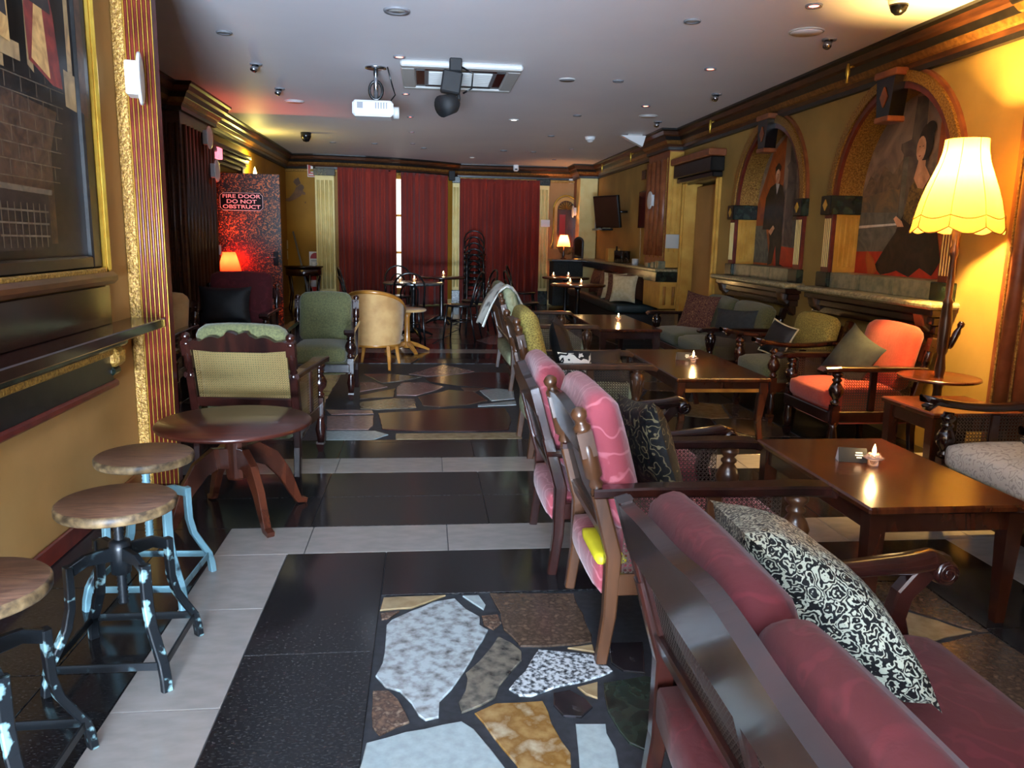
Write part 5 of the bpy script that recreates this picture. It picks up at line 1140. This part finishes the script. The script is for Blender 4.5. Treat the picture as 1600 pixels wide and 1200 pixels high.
curtain('red velvet curtain beside the cream fluted pier, leftmost of three', c1a, c1b, 2.50, 8); curtain('red velvet curtain in the bowed bay, middle of three', c2a, c2b, 2.47, 7); curtain('wide red velvet curtain behind the chair stack, rightmost of three', c3a, c3b, 2.44, 11, YB)
K['daylit'] = mat('daylit_pane', (1, .93, .8), emit=(1.0, 0.90, 0.72), estr=1.1, rough=0.2)
for nm, x0, x1, y in (('window_1', (c1b+c2a)/2-0.12, (c1b+c2a)/2+0.12, far_y((c1b+c2a)/2)),):
    wn = structure(MB().box((x0-0.03, y-0.05, 0.3), (x0, y, 2.4), ch=.004).box((x1, y-0.05, 0.3), (x1+0.03, y, 2.4), ch=.004).build(nm, K['mahog'])); 
    for k in range(3): MB().box((x0, y-0.03, 0.35+0.68*k), (x1, y-0.02, 0.99+0.68*k), ch=.002).build('pane', K['daylit'], wn)
o = MB().box((-.06, -.10, -.09), (.06, 0, .09), ch=.008).build('speaker', K['blackmatte'], None, tuple(gy(706, 275, 15.55))); tag(o, 'small black speaker high between the middle and right curtains', 'speaker')
# ================================================================== FAR RIGHT CORNER AND BAR SHELF
t = thing('shell_niche', 'gilt shell-topped wall niche with a red banner in the far right corner', 'niche', (2.80, YB, 0), 0)
YX = Matrix(((1, 0, 0, 0), (0, 0, -1, 0), (0, 1, 0, 0), (0, 0, 0, 1)))
def archpts(w_, z0, z1, n=16): return [(-w_, z0), (w_, z0)] + [(w_*math.cos(PI*k/n), z1+w_*math.sin(PI*k/n)) for k in range(n+1)]
MB().prism(archpts(0.235, 1.12, 1.90), 0, 0.03, X=YX).build('surround', K['yellowpaint'], t); MB().prism(archpts(0.175, 1.15, 1.90), 0.03, 0.034, X=YX).build('recess', K['tabletop'], t)
MB().prism(archpts(0.06, 1.20, 1.72, 4)[:2] + [(0.06, 1.80), (-0.06, 1.80)], 0.036, 0.040, X=T(-0.07, 0, 0) @ YX).build('red_banner', K['redplastic'], t)
for k in range(9):
    a = PI*(k+0.5)/9; MB().turned((0.02*math.cos(a), -0.036, 1.90+0.02*math.sin(a)), (0.16*math.cos(a), -0.04, 1.90+0.16*math.sin(a)), [(0, .006), (.9, .022), (1, .012)], 8).build('shell_rib', K['goldtex'], t)
MB().tube([(0.25*math.cos(PI*k/16), -0.03, 1.90+0.27*math.sin(PI*k/16)) for k in range(17)], 0.016, 8).build('gilt_arch', K['gold'], t)
for s in (-1, 1): MB().tube([(s*0.25, -0.03, 1.90), (s*0.245, -0.03, 1.5), (s*0.26, -0.03, 1.25), (s*0.30, -0.03, 1.17), (s*0.27, -0.03, 1.13)], 0.014, 8).build('gilt_side', K['gold'], t)
bk = thing('wire_basket', 'small wire wall basket below the shell niche', 'basket', (2.80, YB-0.16, 1.02), 0)
for k in range(12):
    a = 2*PI*k/12; MB().tube([(.17*math.cos(a), .12*math.sin(a), .14), (.13*math.cos(a), .09*math.sin(a), .05), (.06*math.cos(a), .04*math.sin(a), 0)], .006, 5).build('rib', K['corngold'], bk)
MB().tube([(.17*math.cos(2*PI*k/24), .12*math.sin(2*PI*k/24), .14) for k in range(24)], .009, 6, closed=True).build('rim', K['corngold'], bk)
t = thing('corner_cabinet', 'grey-black cabinet holding the orange lamp in the far right corner', 'cabinet', (2.72, 15.30, 0), 0)
MB().box((-0.28, -0.25, 0.05), (0.30, 0.22, 0.90), ch=0.006).build('carcass', K['greyfab'], t); MB().box((-0.32, -0.29, 0.90), (0.33, 0.24, 0.94), ch=0.008).build('cabinet_top', K['mahog'], t)
for s in (0, 1): d = MB().box((-0.26+0.28*s, -0.265, 0.10), (0.0+0.28*s, -0.25, 0.86), ch=0.004).build('door', K['greyfab'], t); MB().lathe([(0, 0), (.012, .006), (.014, .016), (0, .02)], 10, X=T(-0.03+0.06*s, -0.265, 0.55) @ RX(PI/2)).build('knob', K['gold'], d)
relamp(table_lamp('orange glowing table lamp on the corner cabinet', (2.66, 15.22, 0.94), (1.0, 0.45, 0.2), 'orange_shade', 22, (1, 0.42, 0.14)))
t = thing('dressing_mirror', 'small arched mirror in a dark frame beside the orange lamp', 'mirror', (2.94, 15.15, 0.94), -0.35)
MB().prism(archpts(0.10, 0.02, 0.33, 10), 0, 0.02, X=YX).build('frame', K['mahog'], t); MB().prism(archpts(0.075, 0.05, 0.32, 10), 0.02, 0.022, X=YX).build('glass', mat('mirror', (.9, .9, .9), rough=.03, metal=1.0), t)
for nm, px, py, lb in (('power_outlet', 852, 349, 'white double switch plate on the cream pier right of the curtains'), ('door_contact', 892, 283, 'small white box high on the far right wall')):
    p = gy(px, py, YB-0.11 if px == 852 else YB); tag(MB().box((-.09, -.012, -.07) if px == 852 else (-.045, -.03, -.045), (.09, 0, .07) if px == 852 else (.045, 0, .045), ch=.004).build(nm, K['white'], None, (p.x, p.y-0.002, p.z)), lb, 'switch')
# bar shelf along the right wall
t = thing('bar_counter', 'granite-topped bar shelf along the far right wall', 'counter', (X-0.004, 0, 0), 0)
MB().box((-0.34, 10.0, 0.93), (0, 14.95, 0.965), ch=0.006).build('granite_top', K['granite'], t); MB().box((-0.31, 10.0, 0.82), (0, 14.95, 0.93), ch=0.006).build('fascia', K['mahog'], t); MB().box((-0.33, 9.99, 0.80), (0, 10.6, 0.928), ch=0.006).build('marble_end', K['darkgreen'], t)
m = MB().box((-0.26, 10.02, 0.45), (0, 10.8, 0.80), ch=0.005).build('end_panel', K['yellowpaint'], t)
for k in range(2): MB().tube([(-.20+.12*k, 10.018, .50), (-.20+.12*k, 10.018, .74)], .02, 8).build('carved_reed', K['tanwood'], m)
# backless bench below it
t = thing('banquette', 'dark teal banquette bench under the far bar shelf', 'bench', (X, 0, 0), 0)
MB().box((-0.62, 10.85, 0), (-0.02, 14.6, 0.30), ch=0.01).build('base', K['blackmatte'], t); MB().rbox((-0.66, 10.85, 0.30), (-0.02, 14.6, 0.44), 0.05).build('seat_pad', mat('dark_teal_vinyl', S((20, 40, 44)), S((28, 50, 54)), scale=8, rough=.4), t); MB().rbox((-0.16, 10.85, 0.44), (-0.02, 14.6, 0.80), 0.05).build('back_pad', K['maroonpat'], t)
for i, (y, f, lb, yw) in enumerate(((11.05, 'creamfab', 'cream cushion nearest the bar end on the banquette', 0.9), (11.35, 'maroonpat', 'maroon cushion between the cream ones on the banquette', 0.9), (11.65, 'creamfab', 'second cream cushion along the banquette', 0.8), (12.05, 'maroonpat', 'maroon cushion behind the two cream ones on the banquette', 0.5), (12.9, 'maroonpat', 'patterned maroon cushion farthest along the banquette', 0.2))):
    cushion('cushion', lb, f, (X-0.48, y, 0.645), 0.40, 0.40, 0.12, PI+yw, 0.22, 0.0, CU, seed=20+i)
# things on the bar shelf
GL = 'glass tumblers on the bar shelf'
g0 = None
for i in range(8):
    y = 12.3+0.11*(i % 4)+0.05*(i//4); x = X-0.22+0.11*(i//4)
    if g0 is None: g0 = open_lathe([(0, 0), (.036, 0), (.042, .19), (.038, .19), (.033, .012), (0, .012)], 14).build('tumbler', K['glass']); g0.location = (x, y, 0.965); o = g0
    else: o = g0.copy(); COL.objects.link(o); o.location = (x, y, 0.965)
    tag(o, 'clear glass tumbler in the cluster on the far bar shelf', 'glass', GL)
t = thing('bottle', 'dark bottle beside the tumblers on the bar shelf', 'bottle', (X-0.17, 12.85, 0.965), 0); MB().lathe([(0, 0), (.036, 0), (.038, .15), (.015, .20), (.013, .26), (0, .26)], 16).build('body', K['black'], t); MB().lathe([(.0385, .05), (.0385, .12)], 16).build('label_band', K['creamfab'], t)
tag(MB().box((-.10, -.10, 0), (.10, .10, .22), ch=.004).build('carton', K['yellowpaint'], None, (X-0.15, 13.2, 0.965)), 'yellow carton behind the tumblers on the bar shelf', 'box')
t = thing('paper_cup', 'white tealight cup glowing on the bar shelf', 'candle', (X-0.2, 11.55, 0.965), 0); MB().lathe([(0, 0), (.045, 0), (.05, .09), (.046, .09), (.04, .01), (0, .008)], 18).build('cup', K['white'], t); MB().lathe([(0.001, .04), (.008, .055), (.004, .075), (0, .085)], 8).build('flame', K['flame'], t)
for i, y in enumerate((10.15, 10.35, 10.62)): tag(MB().box((-.05, -.07, 0), (.05, .07, .10-0.02*i), ch=.003).build('marble_block', K['stonegrey'], None, (X-0.24, y, 0.965)), ('nearest', 'middle', 'farthest')[i]+' grey marble block at the near end of the bar shelf', 'block', 'marble blocks')
# televisions and wall rack
t = thing('television', 'black flat television on the wall above the bar shelf', 'television', (X-0.004, 11.65, 1.78), 0); MB().box((-.06, -.36, -.27), (-.02, .36, .27), ch=.006).build('case', K['black'], t); MB().box((-.062, -.34, -.25), (-.0595, .34, .25), ch=0).build('screen', mat('dark_screen', S((10, 9, 10)), rough=.1), t); MB().box((-.02, -.1, -.1), (0, .1, .1), ch=.004).build('bracket', K['grey'], t); MB().tube([(-.03, .3, -.27), (-.02, .3, -.5), (-.02, .3, -.8)], .005, 6).build('cable', K['creamfab'], t)
t = thing('television', 'tilted television on a swing arm, an orange reflection coloured into its screen, beyond the flat one', 'television', (X-0.30, 13.0, 1.78), -1.15)
MB().box((-.36, -.025, -.26), (.30, .025, .26), ch=.006, X=RX(0.16)).build('case', K['black'], t); MB().box((-.34, -.0275, -.24), (.28, -.025, .24), ch=0, X=RX(0.16)).build('screen', mat('reflection_tinted_screen', S((60, 42, 30)), rough=.12, spec=.8), t); MB().tube([(.05, .03, 0), (.25, .2, 0)], .018, 8).build('swing_arm', K['black'], t)  # the screen's brown base colour carries the orange reflection
t = thing('wall_rack', 'rack of upright pale boards on the wall beyond the tilted television', 'rack', (X, 14.3, 1.52), 0); MB().box((-.20, -.42, -.03), (0, .42, 0), ch=.004).build('ledge', K['black'], t)
for k in range(6): MB().box((-.18, -.38+.13*k, 0), (-.03, -.34+.13*k, .46-.02*(k % 3)), ch=.004).build('board', K[('creamfab', 'cornwood', 'offwhite')[k % 3]], t)
tag(MB().box((-.012, -.11, -.07), (0, .11, .07), ch=.003).build('wall_plaque', K['cornwood'], None, (X-0.001, 12.0, 2.30)), 'small dark plaque on the wall above the televisions', 'plaque')
tag(MB().box((-.10, -.012, -.09), (.10, 0, .09), ch=.003).build('thermostat', K['offwhite'], None, (X-0.095, 10.113, 1.32)), 'pale wall control panel on the yellow side of the right pilaster', 'control')
for i, y in enumerate((5.65, 8.55, 12.0, 14.0)):
    t = thing('sprinkler', ('cornice sprinkler between the two arched niches' if i == 0 else 'cornice sprinkler nearest the right doorway' if i == 1 else 'cornice sprinkler above the flat television' if i == 2 else 'cornice sprinkler above the wall rack'), 'sprinkler', (X-0.16, y+0.25, 2.60), 0, 'brass pendants on the cornice'); MB().lathe([(0, -.09), (.012, -.085), (.008, -.05), (.016, -.03), (.016, .0), (.010, .05), (0, .05)], 12).build('body', K['gold'], t); MB().tube([(0, 0, .02), (.06, 0, .04)], .008, 6).build('pipe', K['gold'], t)
# ================================================================== CEILING FITTINGS
t = thing('air_conditioner', 'square ceiling cassette air conditioner behind the stage spotlight', 'air conditioner', (0.30, 7.29, ZC), 0)
f = MB()
for a, b in (((-.5, -.53), (.5, -.42)), ((-.5, .42), (.5, .53)), ((-.5, -.42), (-.38, .42)), ((.38, -.42), (.5, .42))): MB().box((*a, -.045), (*b, 0), ch=.012).build('frame', K['offwhite'], t)
MB().box((-.38, -.42, -.03), (.38, .42, -.005), ch=.002).build('grille_tray', K['grey'], t)
for k in range(14): MB().box((-.27, -.27+.04*k, -.042), (.27, -.255+.04*k, -.03), ch=.002).build('slat', K['offwhite'], t)
for s in (-1, 1): MB().box((s*.34-.035, -.3, -.036), (s*.34+.035, .3, -.028), ch=.002).build('air_vane', K['black'], t); MB().box((-.3, s*.36-.035, -.036), (.3, s*.36+.035, -.028), ch=.002).build('air_vane', K['black'], t)
p0 = gz(587, 105, ZC); pb = gy(583, 172, p0.y)
t = thing('projector', 'white ceiling-mounted projector on a short silver pole', 'projector', (p0.x, p0.y, ZC), 0); dz = pb.z-ZC
MB().lathe([(.09, -.012), (.09, 0)], 20).build('ceiling_plate', K['steel'], t); MB().turned((0, 0, dz+.10), (0, 0, -.01), [(0, .02), (1, .02)], 12).build('pole', K['steel'], t)
MB().tube([(.055*math.cos(2*PI*k/18), .0, dz+.16+.075*math.sin(2*PI*k/18)) for k in range(18)], .012, 7, closed=True).build('cable_coil', K['black'], t)
bd = MB().box((-.19, -.15, dz-.07), (.15, .13, dz+.06), ch=.022).build('body', K['white'], t); MB().turned((.15, -.09, dz-.03), (.20, -.09, dz-.03), [(0, .05), (.9, .05), (1, .04)], 18).build('lens', K['offwhite'], bd)
for k in range(5): MB().box((.0+.022*k, -.152, dz-.01), (.012+.022*k, -.149, dz+.04), ch=0).build('vent', K['grey'], bd)
MB().box((-.15, -.152, dz-.01), (-.10, -.149, dz+.04), ch=0).build('port_panel', K['grey'], bd)
MB().tube([(.10, .05, dz+.06), (.16, .06, dz+.14), (.14, .0, -.15), (.10, -.06, -.005)], .006, 6).build('cable', K['black'], t)
p0 = gz(712, 92, ZC); pb = gy(700, 160, p0.y-0.1)
t = thing('stage_spotlight', 'black stage spotlight hanging from the ceiling before the air conditioner', 'spotlight', (p0.x, p0.y, ZC), 0); dz = pb.z-ZC; dx = pb.x-p0.x
MB().box((-.05, -.05, -.10), (.05, .05, 0), ch=.008).build('clamp', K['blackmatte'], t); MB().box((-.085, -.06, -.27), (.075, .06, -.10), ch=.012, X=RY(0.15)).build('driver_box', K['blackmatte'], t); MB().tube([(.02, 0, -.25), (dx+.09, 0, dz+.05), (dx+.08, 0, dz)], .014, 6).build('yoke', K['blackmatte'], t)
MB().turned((dx+.07, .02, dz+.02), (dx-.05, -.08, dz-.03), [(0, .045), (.25, .075), (1, .085)], 18).build('lamp_can', K['blackmatte'], t); MB().tube([(.03, 0, -.05), (.14, .02, -.10), (.13, 0, -.22), (.06, 0, -.26)], .007, 6).build('cable', K['black'], t)
DL = {}
def downlight(px, py, r, kind, label):
    p = gz(px, py, ZC); key = (r, kind)
    if key not in DL:
        t = thing('downlight', label, 'downlight', (p.x, p.y, ZC), 0, 'recessed ceiling lights'); DL[key] = t
        MB().lathe([(r*.62, -.003), (r*.7, -.010), (r*.95, -.012), (r, -.004), (r, 0)], 24).build('trim_ring', K['grey' if kind != 'w' else 'offwhite'], t)
        MB().lathe([(0, -.0045), (r*.6, -.0045), (r*.62, -.003)], 20).build('lens', K[{'off': 'offwhite', 'r': 'ledred', 'w': 'ledwhite', 'e': 'steel'}[kind]], t)
        if kind in 'e': MB().turned((0, 0, -.005), (-r*.5, -r*.3, -.06), [(0, r*.5), (.8, r*.6), (1, r*.5)], 14).build('eyeball', K['steel'], t)
        return
    t = copy_tree(DL[key]); t.location = (p.x, p.y, ZC); t['label'] = label
for px, py, r, kd, lb in ((350, 50, .055, 'off', 'unlit recessed downlight nearest the left pier'), (620, 16, .085, 'off', 'large unlit downlight at the top of the picture above the projector'), (1082, 32, .055, 'off', 'unlit downlight right of centre nearest the viewer'), (966, 126, .05, 'off', 'unlit downlight right of the ceiling speaker'), (400, 100, .05, 'e', 'silver eyeball downlight nearest the left cornice'), (437, 138, .05, 'e', 'silver eyeball downlight above the red ceiling glow'), (1120, 147, .05, 'e', 'silver eyeball downlight nearest the right doorway'), (1296, 61, .05, 'e', 'silver eyeball downlight nearest the right cornice'), (1028, 190, .05, 'e', 'silver eyeball downlight near the far pilaster'),
    (624, 88, .05, 'r', 'red-lit downlight at the corner of the air conditioner'), (1110, 107, .05, 'r', 'red-lit downlight right of centre'), (1272, 8, .05, 'r', 'red-lit downlight at the top right'), (1009, 165, .05, 'r', 'red-lit downlight before the far pilaster'), (634, 146, .04, 'r', 'first small red downlight beyond the projector'), (641, 182, .04, 'r', 'second small red downlight beyond the projector'), (643, 206, .04, 'r', 'third small red downlight beyond the projector'), (645, 224, .04, 'r', 'fourth small red downlight, before the curtains'), (893, 233, .04, 'r', 'red downlight near the smoke detector'), (866, 249, .04, 'r', 'farthest red downlight, by the right curtain'),
    (803, 187, .06, 'w', 'lit white downlight in the middle of the far ceiling'), (787, 235, .06, 'off', 'flat unlit downlight before the right curtain'), (833, 237, .05, 'off', 'small unlit downlight before the right curtain edge'), (861, 212, .05, 'off', 'small unlit downlight left of the smoke detector'), (738, 246, .05, 'w', 'lit white downlight close to the curtain gap'), (662, 231, .05, 'off', 'small unlit downlight before the middle curtain'), (585, 224, .05, 'off', 'small unlit downlight before the left curtain'), (520, 222, .05, 'off', 'small unlit downlight before the cream pier'), (902, 180, .05, 'off', 'small unlit downlight left of the far round speaker')):
    downlight(px, py, r, kd, lb)
for px, py, r, lb in ((886, 124, .075, 'grey round ceiling speaker right of the air conditioner'), (1260, 49, .115, 'large round ceiling speaker near the right cornice'), (1013, 181, .105, 'round ceiling speaker near the far pilaster'), (460, 158, .105, 'round ceiling speaker in the red ceiling glow')):
    p = gz(px, py, ZC); t = thing('ceiling_speaker', lb, 'speaker', (p.x, p.y, ZC), 0, 'round ceiling speakers'); MB().lathe([(r*.9, -.004), (r*.92, -.010), (r, -.006), (r, 0)], 28).build('rim', K['offwhite'], t); MB().lathe([(0, -.012), (r*.88, -.012), (r*.9, -.004)], 28).build('grille', K['grey' if px == 886 else 'ceiling'], t)
p = gz(922, 214, ZC); t = thing('smoke_detector', 'white domed smoke detector on the far ceiling', 'detector', (p.x, p.y, ZC), 0); MB().lathe([(0, -.075), (.035, -.07), (.05, -.045), (.065, -.04), (.075, 0)], 22).build('body', K['white'], t); MB().lathe([(.052, -.047), (.056, -.040)], 22).build('slot_ring', K['grey'], t)
p = gz(992, 210, ZC); t = thing('wedge_light', 'white wedge-shaped emergency light hanging by the far right cornice', 'light', (p.x, p.y, ZC), 0); MB().prism([(-.20, -.02), (.14, -.02), (.10, -.16)], -.05, .05, X=YX).build('housing', K['white'], t); MB().box((-.10, -.03, -.02), (.10, .03, 0), ch=.004).build('mount', K['offwhite'], t)
p = gz(1406, -4, ZC); t = thing('security_dome', 'black dome security camera at the top right of the ceiling', 'camera', (p.x, p.y, ZC), 0); MB().lathe([(.055, -.04), (.06, -.02), (.06, 0)], 24).build('collar', K['white'], t); MB().lathe([(0, -.095), (.02, -.092), (.04, -.075), (.050, -.05), (.052, -.04)], 24).build('dome', K['black'], t)
p = gz(478, 207, ZC); t = thing('security_dome', 'small dark dome camera on the ceiling near the cherub drawing', 'camera', (p.x, p.y, ZC), 0); MB().lathe([(0, -.13), (.04, -.12), (.07, -.06), (.075, 0)], 20).build('dome', K['black'], t)
p = gy(806, 262, YB-0.2); t = thing('motion_sensor', 'white motion sensor on the cornice above the right curtain', 'sensor', (p.x, p.y, p.z), 0); MB().box((-.05, -.06, -.07), (.05, .03, .06), ch=.02).build('body', K['white'], t); MB().box((-.025, -.063, -.05), (.025, -.058, -.02), ch=.002).build('window', K['black'], t)
